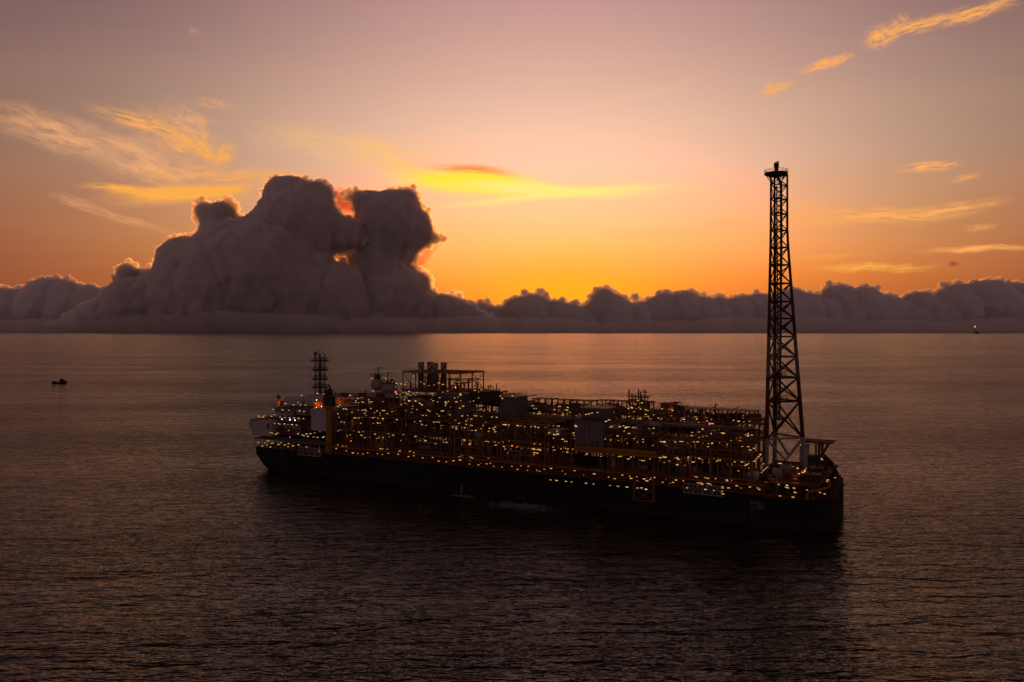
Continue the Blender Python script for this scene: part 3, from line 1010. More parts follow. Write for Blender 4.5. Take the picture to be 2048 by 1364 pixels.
# low housings below the stacks
for p0, p1, y0, y1, v0, v1, col in ((872, 925, 786, 806, 14, 24, 'grey'), (938, 975, 782, 806, 22, 34, 'dark'), (1000, 1031, 793, 842, 18, 30, 'grey'), (815, 868, 792, 815, 12, 22, 'dark'), (910, 928, 806, 834, 5, 12, 'grey'), (830, 846, 806, 830, 5, 12, 'dark'), (1096, 1120, 858, 872, 3.4, 9, 'dull')):
    a, zt = at(p0, y0, v0); b, z0 = at(p1, y1, v0)
    m = MB().box(a, b, v0, v1, z0, zt - 0.4).box(a - 0.3, b + 0.3, v0 - 0.3, v1 + 0.3, zt - 0.38, zt)
    for k in range(int((b - a) / 2.2)):
        x = a + 1.1 + 2.2 * k
        m.box(x - 0.12, x + 0.12, v0 - 0.12, v0 - 0.003, z0, zt - 0.45)
    eq = m.build('equipment_house', M[col], ship)
    MB().railing([(a, v1, zt), (a, v0, zt), (b, v0, zt), (b, v1, zt)], 1.1, 2.2).build('roof_railing', M['ochre'], eq)
    n = 4
    for i in range(n):
        lamp(rnd.uniform(a, b), v0 - 0.5, zt + rnd.uniform(-2.5, 1.2), eq)
lamps_px([(793, 788), (800, 790), (806, 785), (812, 787), (818, 783), (816, 789), (822, 791), (828, 787), (833, 785), (831, 790), (864, 787), (866, 791), (876, 796), (895, 797), (909, 796), (916, 794), (921, 790), (940, 803), (947, 802), (957, 796)], 13, mods['c'])

# lattice gantry and pipes on top, left of the gap
g0, gz = at(974, 775, 38); g1, _ = at(1012, 785, 38)
m = MB()
for x in [g0 + (g1 - g0) * i / 6 for i in range(7)]:
    m.beam((x, 38, 37.8), (x, 38, gz + rnd.uniform(-3, 2.5)), 0.4)
m.beam((g0, 38, gz - 3.5), (g1, 38, gz - 1.5), 0.5).beam((g0, 38, gz - 5), (g1, 38, gz - 5), 0.5)
m.tube((g0, 37, gz - 4), (g1 - 2, 37, gz - 2.5), 0.5, 8)
gan = m.build('pipe_gantry', M['rusty'], ship)
davit(g0 + 0.8, 38, 37.8, 8.5, 2.6, gan)

# canopies over the far row
def canopy(p0, y0, p1, y1, yb, v0, v1, posts, col='rusty', slope=True, parent=None):
    a, za = at(p0, y0, v0); b, zb2 = at(p1, y1, v0)
    zb_ = Z((p0 + p1) / 2, yb, v0)
    m = MB()
    n = posts
    for i in range(n):
        t = i / (n - 1)
        x = a + 0.5 + (b - a - 1) * t
        zt = za + (zb2 - za) * t
        for v in (v0 + 0.4, v1 - 0.4):
            m.beam((x, v, zb_), (x, v, zt - 0.3), 0.46)
        if i < n - 1 and i % 2 == 0:
            m.beam((x, v0 + 0.4, zt - 2.6), (x + (b - a) / n * 0.6, v0 + 0.4, zt - 0.4), 0.28)
        m.beam((x, v0, zt - 0.35), (x, v1, zt - 0.35), 0.35)
    V = [(a, v0, za - 0.25), (b, v0, zb2 - 0.25), (b, v1, zb2 - 0.25), (a, v1, za - 0.25), (a, v0, za), (b, v0, zb2), (b, v1, zb2), (a, v1, za)]
    o = m.build('canopy', M[col], ship)
    link('canopy_roof', V, [(0, 3, 2, 1), (4, 5, 6, 7), (0, 1, 5, 4), (1, 2, 6, 5), (2, 3, 7, 6), (3, 0, 4, 7)], M[col], o)
    m = MB()
    for i in range(int((b - a) / 2.2)):
        x = rnd.uniform(a, b); v = rnd.uniform(v0 + 1, v1 - 1)
        m.drum((x, v, zb_), (x, v, zb_ + rnd.uniform(1.2, 2.6)), rnd.uniform(0.4, 0.9), 8)
        m.tube((x, v, zb_ + 1), (min(b, x + 3), v, zb_ + 1), 0.2, 6)
    m.build('equipment_skid', M['dark'], o)
    for i in range(int((b - a) / 3.5)):
        lamp(rnd.uniform(a, b), v0 - 0.5, zb_ + rnd.uniform(-1.5, 1.2), o)
    return o
canopy(1063, 796.5, 1106, 798, 818, 40, 47, 4)
canopy(1113, 799, 1184, 802, 820, 40, 47, 6)
canopy(1192, 800, 1262, 803, 822, 40, 47, 5)
canopy(1262, 803, 1300, 804, 824, 40, 47, 4)
cr = canopy(1366, 815, 1511, 823, 838, 30, 38, 9, 'ochre')
# valve tower and little deckhouse on the far row
a, zt = at(1258, 786, 42); b, _ = at(1290, 786, 42); zb2 = Z(1270, 812, 42)
m = MB()
for x in [a + (b - a) * i / 5 for i in range(6)]:
    m.beam((x, 42, zb2), (x, 42, zt - rnd.uniform(-2.2, 3)), 0.45).beam((x, 46, zb2), (x, 46, zt - rnd.uniform(0, 3)), 0.4)
m.box(a - 0.8, b + 0.8, 41.5, 46.5, zb2 + 4.0, zb2 + 4.3).beam((a, 42, zt - 3), (b, 42, zt - 3), 0.4)
m.railing([(a - 0.8, 41.6, zb2 + 4.3), (b + 0.8, 41.6, zb2 + 4.3)], 1.2, 1.6, 0.08)
vt = m.build('valve_tower', M['rusty'], ship)
davit(U(1281, 800, 44), 44, zb2, Z(1281, 784, 44) - zb2, 3.2, vt)
lamps_px([(1262, 806), (1270, 809), (1276, 801), (1284, 806)], 41, vt)
a, zt = at(1321, 806, 40); b, _ = at(1347, 806, 40); z0 = Z(1330, 822, 40)
m = MB().box(a, b, 40, 46, z0, zt - 0.4).box(a - 0.6, b + 0.6, 39.4, 46.6, zt - 0.38, zt)
dh = m.build('equipment_house', M['rusty'], ship)
davit(U(1349, 818, 42), 42, z0, Z(1349, 804, 42) - z0, 3.4, dh)
davit(U(1431, 835, 36), 36, 36, Z(1431, 809, 36) - 36, 1.2, cr)
lamps_px([(1316, 819), (1322, 823), (1329, 820), (1338, 819), (1345, 821)], 39, dh)

# grey clad building amidships with its side wall facing forward
def clad():
    a, zt = at(1150, 838, 4); b, _ = at(1206, 838, 4); z0 = Z(1170, 891, 4)
    m = MB().box(a, b, 4, 19, z0, zt)
    h = m.build('clad_building', M['grey'], ship)
    m = MB()
    for i in range(11):
        x = a + (b - a) * (i + 0.5) / 11
        m.box(x - 0.16, x + 0.16, 3.85, 3.997, z0 + 0.2, zt - 0.6)
    for i in range(7):
        y = 4 + 15 * (i + 0.5) / 7
        m.box(b + 0.003, b + 0.14, y - 0.2, y + 0.2, z0 + 0.2, zt - 0.6)
    m.build('cladding', M['dull'], h)
    m = MB()
    zz = z0 + 0.3; side = 1
    while zz + 3.2 < zt:
        x0, x1 = (a + 1.2, a + 5.4) if side > 0 else (a + 5.4, a + 1.2)
        m.beam((x0, 3.2, zz), (x1, 3.2, zz + 3.1), 0.22).box(min(x0, x1) - 0.9, max(x0, x1) + 0.9, 2.9, 3.8, zz + 3.1, zz + 3.22)
        zz += 3.2; side = -side
    for x in (a + 0.4, a + 6.2):
        m.beam((x, 2.95, z0), (x, 2.95, zt), 0.2)
    m.build('outside_stair', M['dull'], h)
    for x in (a + 8.2, a + 10.6):
        MB().box(x - 0.5, x + 0.5, 3.78, 3.847, z0 + 0.2, z0 + 2.4).build('door', M['dark'], h)
    a2, zt2 = at(1163, 814, 9); b2, _ = at(1212, 815, 9)
    up = MB().box(a2, b2, 9, 18, zt + 0.3, zt2 - 0.5)
    up.build('upper_house', M['grey'], h)
    MB().box(a2 - 0.7, b2 + 0.7, 8.3, 18.7, zt2 - 0.48, zt2).build('roof', M['dull'], h)
    MB().box(a - 0.8, b + 0.8, 3.2, 19.6, zt + 0.004, zt + 0.29).build('deck_plate', M['dark'], h)
    for px in (1170, 1178, 1186, 1194):
        x = U(px, 828, 9)
        MB().box(x - 0.6, x + 0.6, 8.9, 8.997, zt + 2.4, zt + 3.6).build('window', M['glass'], h)
    MB().railing([(a - 0.7, 19, zt + 0.29), (a - 0.7, 3.3, zt + 0.29), (b + 0.7, 3.3, zt + 0.29), (b + 0.7, 19, zt + 0.29)], 1.15, 2.0).build('walkway_railing', M['ochre'], h)
    lamps_px([(1172, 829), (1178, 828), (1184, 826), (1195, 825), (1150, 851), (1152, 853), (1147, 866), (1212, 843), (1218, 840)], 3.4, h, rz=60)
    for k in range(4):
        lamp(b + 0.6, 5 + 3.2 * k, z0 + 3.2 + k * 0.5, h, rz=90)
    # yellow landing below it
    ya, yz = at(1150, 892, 2.5); yb, _ = at(1314, 905, 2.5)
    m = MB().box(ya, yb, 1.8, 4.6, yz - 2.2, yz - 1.0).box(ya, yb, 1.2, 4.9, yz - 0.9, yz - 0.7).box(ya, yb, 1.7, 2.0, yz - 0.6, yz + 0.4)
    m.build('support_girder', M['yellow'], h)
clad()

# riser porch hanging over the side
a, zt = at(1268, 946, -3.6); b, _ = at(1307, 950, -3.6); zl = Z(1288, 1002, -3.6)
m = MB()
for x in (a, b):
    m.beam((x, -3.6, zl), (x, -3.6, zt + 4), 0.8).beam((x, -3.2, zl), (x, -0.1, zl), 0.5).beam((x, -3.2, zt), (x, 4, zt), 0.6)
zm = zl + (zt - zl) * 0.42
m.beam((a, -3.6, zl), (b, -3.6, zm), 0.34).beam((a, -3.6, zm), (b, -3.6, zl), 0.34).beam((a, -3.6, zl), (b, -3.6, zl), 0.4).beam((a, -3.6, zm), (b, -3.6, zm), 0.4)
porch = m.build('riser_porch', M['rusty'], ship)
MB().box(a - 2.5, b + 3.0, -4.6, 0.6, zt - 0.1, zt + 0.35).build('deck_plate', M['rusty'], porch)
MB().railing([(a - 2.4, 0, zt + 0.35), (a - 2.4, -4.5, zt + 0.35), (b + 2.9, -4.5, zt + 0.35), (b + 2.9, 0, zt + 0.35)], 1.2, 1.6, 0.07).build('walkway_railing', M['ochre'], porch)
MB().drum((a + 1.5, -2.5, zt + 2.2), (a + 5.5, -2.5, zt + 2.2), 1.1).build('pressure_vessel', M['grey'], porch)
lamps_px([(1262, 957), (1288, 958), (1300, 959), (1309, 955), (1283, 976), (1292, 979)], -3.9, porch, rz=0)

# lattice gangways stowed on the side
def gangway(p0, y0, p1, y1, hpx, v):
    a, z0 = at(p0, y0 + hpx, v); b, _ = at(p1, y1 + hpx, v)
    h = at(p0, y0, v)[1] - z0
    m = MB().truss((a, v, z0), (b, v, z0), h, 0.30, 8)
    g = m.build('gangway', M['dull'], ship)
    MB().box(a, b, v + 0.3, v + 1.5, z0 - 0.1, z0 + 0.1).build('walkway', M['grey'], g)
    return g
gangway(596, 894, 641, 898, 15, -0.4)
gw = gangway(1367, 967, 1444, 973, 18, -0.4)
lamps_px([(1374, 976), (1396, 966), (1419, 968), (1411, 979), (1428, 981), (1445, 974), (1457, 976), (1346, 965)], -0.6, gw, rz=0)
lamps_px([(1444, 983), (1446, 988)], -0.6, gw, kind='lamp_dim')
lamps_px([(613, 894)], -0.6, gw, rz=0)

# ---- crane with red and white boom
cu, cz = at(659, 912, 3.2)
ct = Z(659, 812, 3.2)
mb = MB().lathe((cu, 3.2, HD), (0, 0, 1), [(0, 1.75), (1.0, 1.65), (ct - HD - 2.2, 1.6), (ct - HD - 1.0, 2.2), (ct - HD, 2.3)], 16)
crane = mb.build('crane', M['yellow'], ship, smooth=False)
m = MB().box(cu - 2.2, cu + 2.2, 1.2, 5.2, ct, ct + 6.2).box(cu - 2.9, cu - 2.2, 1.6, 4.8, ct + 1.0, ct + 5.2)
m.beam((cu - 1.6, 2, ct + 6.2), (cu + 0.4, 3.2, ct + 9.8), 0.4).beam((cu - 1.6, 4.4, ct + 6.2), (cu + 0.4, 3.2, ct + 9.8), 0.4).beam((cu + 2, 3.2, ct + 6.2), (cu + 0.4, 3.2, ct + 9.8), 0.4)
m.lathe((cu - 0.6, 1.2, ct + 7.4), (0, 1, 0), [(0, 1.3), (3.8, 1.3)], 12)
m.build('machine_house', M['dark'], crane)
MB().box(cu + 2.203, cu + 3.9, 1.0, 3.0, ct + 2.0, ct + 4.4).build('operator_cab', M['glass'], crane)
b0, bz = at(666, 789, 3.2); b1, bz1 = at(790, 790, 3.2)
segs = 7
for i in range(segs):
    x0 = b0 + (b1 - b0) * i / segs; x1 = b0 + (b1 - b0) * (i + 1) / segs - 0.02
    z0 = bz + (bz1 - bz) * i / segs
    m = MB().box(x0, x1, 2.5, 3.9, z0 - 1.1, z0 + 1.1)
    for k in range(3):
        xx = x0 + (x1 - x0) * (k + 0.5) / 3
        m.box(xx - 0.1, xx + 0.1, 2.4, 2.497, z0 - 1.0, z0 + 1.0)
    m.build('boom', M['dull' if i % 2 == 0 else 'red'], crane)
m = MB().railing([(b0, 2.6, bz + 1.1), (b1, 2.6, bz1 + 1.1)], 1.2, 2.6, 0.06)
m.build('boom_railing', M['grey'], crane)
m = MB().line([(cu + 2, 4.5, ct + 1), (cu + 7, 4.5, ct + 4), (cu + 13, 4.5, ct + 5.5), (cu + 20, 4.5, bz - 1.2)], 0.22, 6).line([(cu + 2, 4.5, ct + 2.5), (cu + 7, 4.5, ct + 5.2), (cu + 13, 4.5, ct + 6.2)], 0.18, 6)
m.build('boom_stay', M['red'], crane)
m = MB().tube((b1, 3.2, bz1 - 1), (b1, 3.2, bz1 - 5), 0.08, 4).ball((b1, 3.2, bz1 - 5.4), 0.6)
m.build('hook', M['yellow'], crane)
lamps_px([(716, 797), (738, 799), (743, 804), (726, 804), (700, 791), (648, 788)], 1.9, crane, rz=70)
lamps_px([(676, 813), (680, 810), (690, 817), (730, 819), (742, 817), (716, 820), (754, 822), (760, 826)], 3.0, mods['a'])

# ---- storage spheres and drums behind the crane
m = MB()
u, z = at(755, 769, 20)
zf = Z(755, 786, 20)
sph = MB().ball((u, 20, z), 3.5, 18, 12, 0.95).build('storage_tank', M['dull'], ship, smooth=True)
m = MB().lathe((u, 20, z + 3.2), (0, 0, 1), [(0, 1.6), (1.6, 1.6)], 12)
m.box(u - 2.8, u + 2.8, 17.4, 22.6, z + 4.4, z + 4.6)
for q in range(5):
    m.tube((u - 1.6 + 0.8 * q, 20, z + 2.5), (u - 1.6 + 0.8 * q, 20, z + 5.4 + 0.3 * (q % 2)), 0.2, 6)
m.build('valve_head', M['dark'], sph)
MB().railing([(u - 2.8, 22.6, z + 4.6), (u - 2.8, 17.4, z + 4.6), (u + 2.8, 17.4, z + 4.6), (u + 2.8, 22.6, z + 4.6)], 1.2, 1.4, 0.07).build('walkway_railing', M['ochre'], sph)
davit(u + 0.4, 20, z + 4.6, 4.0, 2.6, sph)
u2, z2 = at(779, 776, 20)
dr = MB().drum((u2 - 4.5, 20, z2), (u2 + 4.2, 20, z2), 2.6, 18).build('storage_tank', M['dull'], ship, smooth=False)
MB().box(u2 - 3, u2 + 3.5, 18, 22, z2 + 2.7, z2 + 2.95).railing([(u2 - 3, 18, z2 + 2.95), (u2 + 3.5, 18, z2 + 2.95), (u2 + 3.5, 22, z2 + 2.95)], 1.2, 1.4, 0.07).lathe((u2 + 1.6, 20, z2 + 2.9), (0, 0, 1), [(0, 1.2), (1.4, 0.9), (2.0, 0.3)], 10).build('valve_head', M['rusty'], dr)
davit(u2 - 1.2, 20, z2 + 2.9, 4.8, 1.8, dr)
m = MB()
for uu, zz in ((u, zf), (u2 - 3, z2 - 2.4), (u2 + 3, z2 - 2.4)):
    for dv in (-1.8, 1.8):
        for du in (-1.6, 1.6):
            m.beam((uu + du, 20 + dv, 32), (uu + du, 20 + dv, zz + 0.6), 0.5)
for q in range(10):
    x = u - 4 + q * 1.6
    m.tube((x, 16.6 + (q % 3), 32), (x, 16.6 + (q % 3), 38 + (q * 7) % 5), 0.3, 6)
m.box(u - 8, u2 + 8, 16, 24, zf - 0.3, zf)
m.build('tank_frame', M['ochre'], sph)
lamps_px([(744, 757), (772, 757), (785, 764), (793, 767), (802, 768), (792, 774)], 17, sph)
lamps_px([(746, 782), (791, 784)], 16, sph, kind='lamp_red')

# ---- antenna mast
mu, mt = at(640, 706, 30)
mz = 35.0
mb = MB()
w = 2.0
cs = [(-w, -w), (w, -w), (w, w), (-w, w)]
for cx_, cy_ in cs:
    mb.tube((mu + cx_, 30 + cy_, mz), (mu + cx_, 30 + cy_, mt), 0.24, 6)
z = mz
while z < mt - 2:
    for (ax, ay), (bx, by) in zip(cs, cs[1:] + cs[:1]):
        mb.beam((mu + ax, 30 + ay, z), (mu + bx, 30 + by, z + 2.4), 0.16).beam((mu + ax, 30 + ay, z), (mu + bx, 30 + by, z), 0.16)
    z += 2.4
for q in range(4):
    mb.tube((mu - 0.6 + 0.4 * q, 30, mz), (mu - 0.6 + 0.4 * q, 30, mt - q), 0.16, 6)
mast = mb.build('antenna_mast', M['dark'], ship)
for py, ww in ((719.5, 3.4), (738, 3.1), (756.5, 3.0), (773, 3.0)):
    z = Z(640, py, 30)
    m = MB().box(mu - ww, mu + ww, 30 - ww, 30 + ww, z - 0.9, z)
    m.railing([(mu - ww, 30 - ww, z), (mu + ww, 30 - ww, z), (mu + ww, 30 + ww, z), (mu - ww, 30 + ww, z), (mu - ww, 30 - ww, z)], 1.1, 1.5, 0.06)
    m.build('mast_platform', M['dark'], mast)
    m = MB()
    for s in (-1, 1):
        m.line([(mu + s * ww, 30 - ww, z - 0.8), (mu + s * (ww + 1.5), 30 - ww, z - 0.3), (mu + s * (ww + 1.8), 30 - ww, z + 2.4)], 0.11, 5)
        m.tube((mu + s * ww, 30, z), (mu + s * ww, 30, z + 3.2), 0.09, 5)
    m.build('whip_antenna', M['dark'], mast)
m = MB().lathe((mu - 1.0, 28, mt - 0.5), (0.2, -0.8, 0.2), [(0, 0.3), (0.5, 1.1), (0.7, 1.15)], 12).tube((mu - 1.4, 30, mt), (mu - 1.6, 30, mt + 1.6), 0.3, 6).tube((mu + 1.7, 30, mt), (mu + 1.7, 30, mt + 1.0), 0.35, 6)
m.build('dish_antenna', M['dark'], mast)

# point lights added apart from the lamps, to give the steel a warm glow
def pool(u, v, z, e, col=(1.0, 0.50, 0.14)):
    l = bpy.data.lights.new('added_glow_light', 'POINT')
    l.energy = e * 3.0
    l.color = col
    l.shadow_soft_size = 0.5
    o = bpy.data.objects.new('added_glow_light', l)
    COL.objects.link(o)
    o.parent = ship
    o.location = (u, v, z)
for px, py, v, e in ((705, 845, 7, 40), (760, 880, 7, 50), (790, 815, 10, 50), (850, 870, 7, 45), (900, 820, 8, 45), (955, 880, 7, 50), (1020, 815, 20, 60), (1080, 880, 7, 45), (1125, 870, 7, 40), (1190, 905, 6, 35), (1250, 870, 7, 55), (1300, 835, 10, 50), (1350, 880, 7, 45), (1430, 850, 8, 60), (1480, 880, 7, 50), (1340, 820, 39, 50), (1120, 815, 41, 50), (1215, 818, 41, 50)):
    u, z = at(px, py, v)
    pool(u, v, z, e)

# ---------------------------------------------------------------- accommodation at the stern
def block(p0, y0, p1, y1, v0, v1):
    a, zt = at(p0, y0, v0)
    b, z0 = at(p1, y1, v0)
    return a, b, v0, v1, z0, zt
# stepped house: (left px, top py, right px, bottom py, near v, far v)
tiers = [(543, 813, 622, 832, 6, 46), (535, 832.5, 600, 845, 5, 48), (530, 845.5, 600, 872, 4.5, 50)]
acc = None
for i, t in enumerate(tiers):
    a, b, v0, v1, z0, zt = block(*t)
    if acc is None:
        acc = MB().box(a + 1.2, b, v0 + 1.6, v1, z0, zt - 0.35).build('accommodation_block', M['dull'], ship)
    else:
        MB().box(a + 1.2, b, v0 + 1.6, v1, z0, zt - 0.35).build('house_tier', M['dull'], acc)
    MB().box(a, b + 0.5, v0, v1 + 0.5, zt - 0.33, zt).build('deck_plate', M['grey'], acc)
    MB().railing([(a, v1, zt), (a, v0, zt), (b, v0, zt)], 1.1, 1.8, 0.055).build('walkway_railing', M['dull'], acc)
    n = int((b - a) / 2.3)
    for k in range(n):
        x = a + 2 + (b - a - 3) * k / max(1, n - 1)
        fr = MB().box(x - 0.65, x + 0.65, v0 + 1.5, v0 + 1.597, (z0 + zt) / 2 - 0.9, (z0 + zt) / 2 + 0.5).build('window', M['grey'], acc)
        if k % 4 == 2:
            MB().box(x - 0.5, x + 0.5, v0 + 1.42, v0 + 1.497, z0 + 0.1, z0 + 2.2).build('door', M['dark'], acc)
        else:
            fr.data.materials[0] = M['glass']
    m = MB()
    for k in range(n // 2 + 1):
        x = a + 0.3 + (b - a - 0.6) * k / max(1, n // 2)
        m.beam((x, v0 + 0.2, z0), (x, v0 + 0.2, zt - 0.4), 0.2)
    m.build('post', M['dull'], acc)
a, b, v0, v1, z0, zt = block(622, 816, 655, 863, 2.6, 30)
MB().box(a, b, v0, v1, z0, zt).build('white_wall', M['white'], acc)
a, b, v0, v1, z0, zt = block(601, 838, 621.5, 864, 3.2, 12)
MB().box(a, b, v0, v1, z0, zt).build('dark_red_house', M['maroon'], acc)
a, b, v0, v1, z0, zt = block(503, 842, 542, 873, 1.6, 30)
wing = MB().box(a, b, v0, v1, z0, zt).build('white_wing', M['white'], acc)
a2, b2, _, _, z2, zt2 = block(498, 838, 512, 856, 1.2, 30)
MB().box(a2, a - 0.003, 1.2, 30, z2, zt2).build('wing_overhang', M['white'], acc)
xw = U(536, 852, 1.5)
MB().box(xw - 1.1, xw + 1.1, 1.45, 1.597, Z(536, 858, 1.5), Z(536, 847, 1.5)).build('window', M['grey'], acc)
MB().railing([(a, 30, zt), (a, 1.7, zt), (b, 1.7, zt)], 1.1, 1.6, 0.06).build('walkway_railing', M['dull'], acc)
# long deck under the house
ua, zd = at(508, 874, 0.8)
ub = U(657, 884, 0.8)
MB().box(ua, ub, 0.8, 58, zd - 0.9, zd - 0.2).build('boat_deck', M['grey'], acc)
m = MB().railing([(U(545, 876, 0.8), 0.9, zd - 0.2), (ub, 0.9, zd - 0.2)], 1.1, 1.7, 0.06)
m.build('walkway_railing', M['dull'], acc)
m = MB()
for px in (509, 520, 530, 548, 566, 584, 602, 620, 638, 652):
    x = U(px, 885, 1.2)
    m.beam((x, 1.3, HD), (x, 1.3, zd - 0.9), 0.4)
    if px in (520, 566, 620):
        m.beam((x, 1.3, HD), (x + 3.2, 1.3, zd - 1), 0.26)
m.build('post', M['dull'], acc)
for i in range(26):
    x = rnd.uniform(ua + 2, ub - 1); v = rnd.uniform(2, 9)
    if i % 3 == 0:
        hh = rnd.uniform(1, 2.6)
        MB().box(x - 0.9, x + 0.9, v - 0.6, v + 0.6, HD, HD + hh).box(x - 1.0, x + 1.0, v - 0.7, v + 0.7, HD + hh + 0.003, HD + hh + 0.15).build('deck_locker', M['rusty'], acc)
    elif i % 3 == 1:
        MB().drum((x, v, HD), (x, v, HD + rnd.uniform(1.2, 2.8)), rnd.uniform(0.3, 0.7), 10).build('deck_vent', M['rusty'], acc)
    else:
        MB().tube((x, v, HD + 0.8), (x + rnd.uniform(2, 6), v, HD + 0.8), 0.2, 6).tube((x, v, HD), (x, v, HD + 3), 0.14, 6).build('pipework', M['rusty'], acc)
# roof: rounded white tanks, radome, orange-lit houses
def half_round(p0, y0, p1, y1, v0, v1, name):
    a, b, v0, v1, z0, zt = block(p0, y0, p1, y1, v0, v1)
    r = min((zt - z0) * 0.45, (v1 - v0) * 0.4)
    V, F = [], []
    prof = [(v0, z0), (v0, zt - r)] + [(v0 + r - r * math.cos(t), zt - r + r * math.sin(t)) for t in (0.4, 0.8, 1.2, 1.57)] + [(v1 - r + r * math.sin(t), zt - r + r * math.cos(t)) for t in (0.0, 0.4, 0.8, 1.2, 1.57)] + [(v1, z0)]
    e = 0.9
    for u_, s in ((a, 0.72), (a + e, 1.0), (b - e, 1.0), (b, 0.72)):
        for v, z in prof:
            V.append((u_, (v0 + v1) / 2 + (v - (v0 + v1) / 2) * (0.9 if s < 1 else 1), z0 + (z - z0) * (0.86 if s < 1 else 1)))
    n = len(prof)
    for k in range(3):
        for i in range(n):
            j = (i + 1) % n
            F.append((k * n + i, k * n + j, (k + 1) * n + j, (k + 1) * n + i))
    F += [tuple(reversed(range(n))), tuple(3 * n + i for i in range(n))]
    return link(name, V, F, M['white'], acc)
half_round(566, 793, 602, 812.5, 10, 20, 'rounded_housing')
half_round(605, 789.5, 641, 812.5, 12, 26, 'rounded_housing')
x, z = at(557, 794, 14)
rd = MB().ball((x, 14, z), 1.25, 14, 9).build('radome', M['grey'], acc, smooth=True)
o_u, o_z = at(556, 812, 13)
a, b, v0, v1, z0, zt = block(552.5, 802, 560, 813, 13, 16)
MB().box(a, b, v0, v1, z0, zt).tube((x, 14, zt), (x, 14, z - 1), 0.3, 8).box(a - 0.3, b + 0.3, 12.7, 16.3, zt + 0.003, zt + 0.18).build('orange_cabin', M['orange'], acc)
cabs = []
for p0, y0, p1, y1, v0 in ((626, 803, 646, 815, 7), (668, 797.5, 687, 808, 10)):
    a, b, v0, v1, z0, zt = block(p0, y0, p1, y1, v0, v0 + 6)
    m = MB().box(a, b, v0, v1, z0, zt)
    for k in range(4):
        xx = a + (b - a) * (k + 0.5) / 4
        m.box(xx - 0.12, xx + 0.12, v0 - 0.14, v0 - 0.003, z0, zt)
    m.box(a - 0.25, b + 0.25, v0 - 0.25, v1, zt + 0.003, zt + 0.2)
    m.build('orange_cabin', M['orange'], acc)
    cabs.append(((a + b) / 2, v0, z0, zt))
def sodium(u, v, z, e, parent):
    l = bpy.data.lights.new('sodium_light', 'POINT')
    l.energy = e
    l.color = (1.0, 0.42, 0.08)
    l.shadow_soft_size = 0.4
    o = bpy.data.objects.new('sodium_light', l)
    COL.objects.link(o)
    o.parent = parent
    o.location = (u, v, z)
for (u, v, z0, zt) in cabs:
    sodium(u, v - 2.2, (z0 + zt) / 2, 110, acc)
sodium(*(at(556, 807, 11.5)[0], 11.5, at(556, 807, 11.5)[1]), 70, acc)
u, z = at(636, 902, -0.4)
sodium(u, 0.4, z, 60, acc)
# lamps of the house, by their rows
lamps_px([(546, 819), (565, 820), (578, 821), (599, 822), (608, 823)], 6.2, acc, rz=0, scale=1.1)
lamps_px([(543, 832.5), (549, 829.5), (560, 834.5), (570, 835), (579, 835.5), (588, 836), (597, 837), (607, 837.5)], 4.6, acc, rz=0, scale=1.1)
lamps_px([(564, 838.5), (580, 839.5), (590, 840.5)], 4.4, acc, kind='lamp_white')
lamps_px([(547, 850), (549, 847), (557, 847.5), (560, 848.5), (569, 848), (576, 849), (584, 849.5), (593, 850.5)], 4.2, acc, rz=0, scale=1.05)
lamps_px([(517, 832), (519, 834), (526, 834.5), (528.5, 831.5)], 3.0, acc, rz=60)
lamps_px([(571, 807.5), (587, 810), (596, 805), (601, 809.5), (611, 810.5), (631, 807), (635, 787), (648, 791)], 6.5, acc, rz=20)
lamps_px([(541, 865.5), (545, 866.5), (552, 868.5), (555, 866.5), (578, 861), (596, 867.5), (605, 870), (608, 872), (613, 868), (621, 867.5), (629, 866), (640, 863.5), (616, 873), (627, 874), (635, 875), (646, 875), (648, 873)], 0.7, acc, rz=65)
lamps_px([(517, 885), (525, 892), (530, 886), (534, 890.5), (536, 881.5), (541, 894), (544, 887), (547, 885.5), (557, 889), (562, 886), (570, 890), (577, 887.5), (576, 893.5), (586, 892), (597, 890)], 1.0, acc)
lamps_px([(580, 874.5)], 0.5, acc, kind='lamp_red')
lamps_px([(702, 882)], 2.6, mods['a'], kind='lamp_red')
lamps_px([(1024, 892)], 2.6, mods['e'], kind='lamp_red', scale=0.8)
lamps_px([(1419, 848)], 3.0, mods['j'], kind='lamp_red')
lamps_px([(603, 791), (671, 790)], 8, acc, kind='lamp_green', scale=0.8)
lamps_px([(633, 800)], 4.6, acc, kind='lamp_white', scale=0.8)
lamps_px([(633, 815), (643, 813)], 6.2, acc, kind='lamp_white', scale=0.6)
# lifeboat in its davits, under the house
a, b, v0, v1, z0, zt = block(547, 854, 577, 869, 1.6, 5)
lb = empty('lifeboat', ((S0.x + ((a + b) / 2) * CT + 3.2 * ST), (S0.y - ((a + b) / 2) * ST + 3.2 * CT), z0), -TH)
tag(lb, 'dark red covered lifeboat hanging under the white house at the stern', 'lifeboat')
L = (b - a) / 2
V, F = [], []
for s, w, zl, zh in ((-1, 0.25, 0.9, 1.7), (-0.8, 1.2, 0.35, 1.75), (-0.3, 1.6, 0.0, 1.8), (0.4, 1.6, 0.0, 1.8), (0.82, 1.1, 0.4, 1.8), (1.0, 0.2, 1.0, 1.8)):
    V += [(s * L, -w, zh), (s * L, -w * 0.75, (zl + zh) / 2 - 0.2), (s * L, 0, zl), (s * L, w * 0.75, (zl + zh) / 2 - 0.2), (s * L, w, zh)]
for k in range(5):
    for i in range(4):
        F.append((k * 5 + i, k * 5 + i + 1, (k + 1) * 5 + i + 1, (k + 1) * 5 + i))
    F.append((k * 5 + 4, k * 5, (k + 1) * 5, (k + 1) * 5 + 4))
F += [(4, 3, 2, 1, 0), (25, 26, 27, 28, 29)]
link('hull', V, F, M['red'], lb)
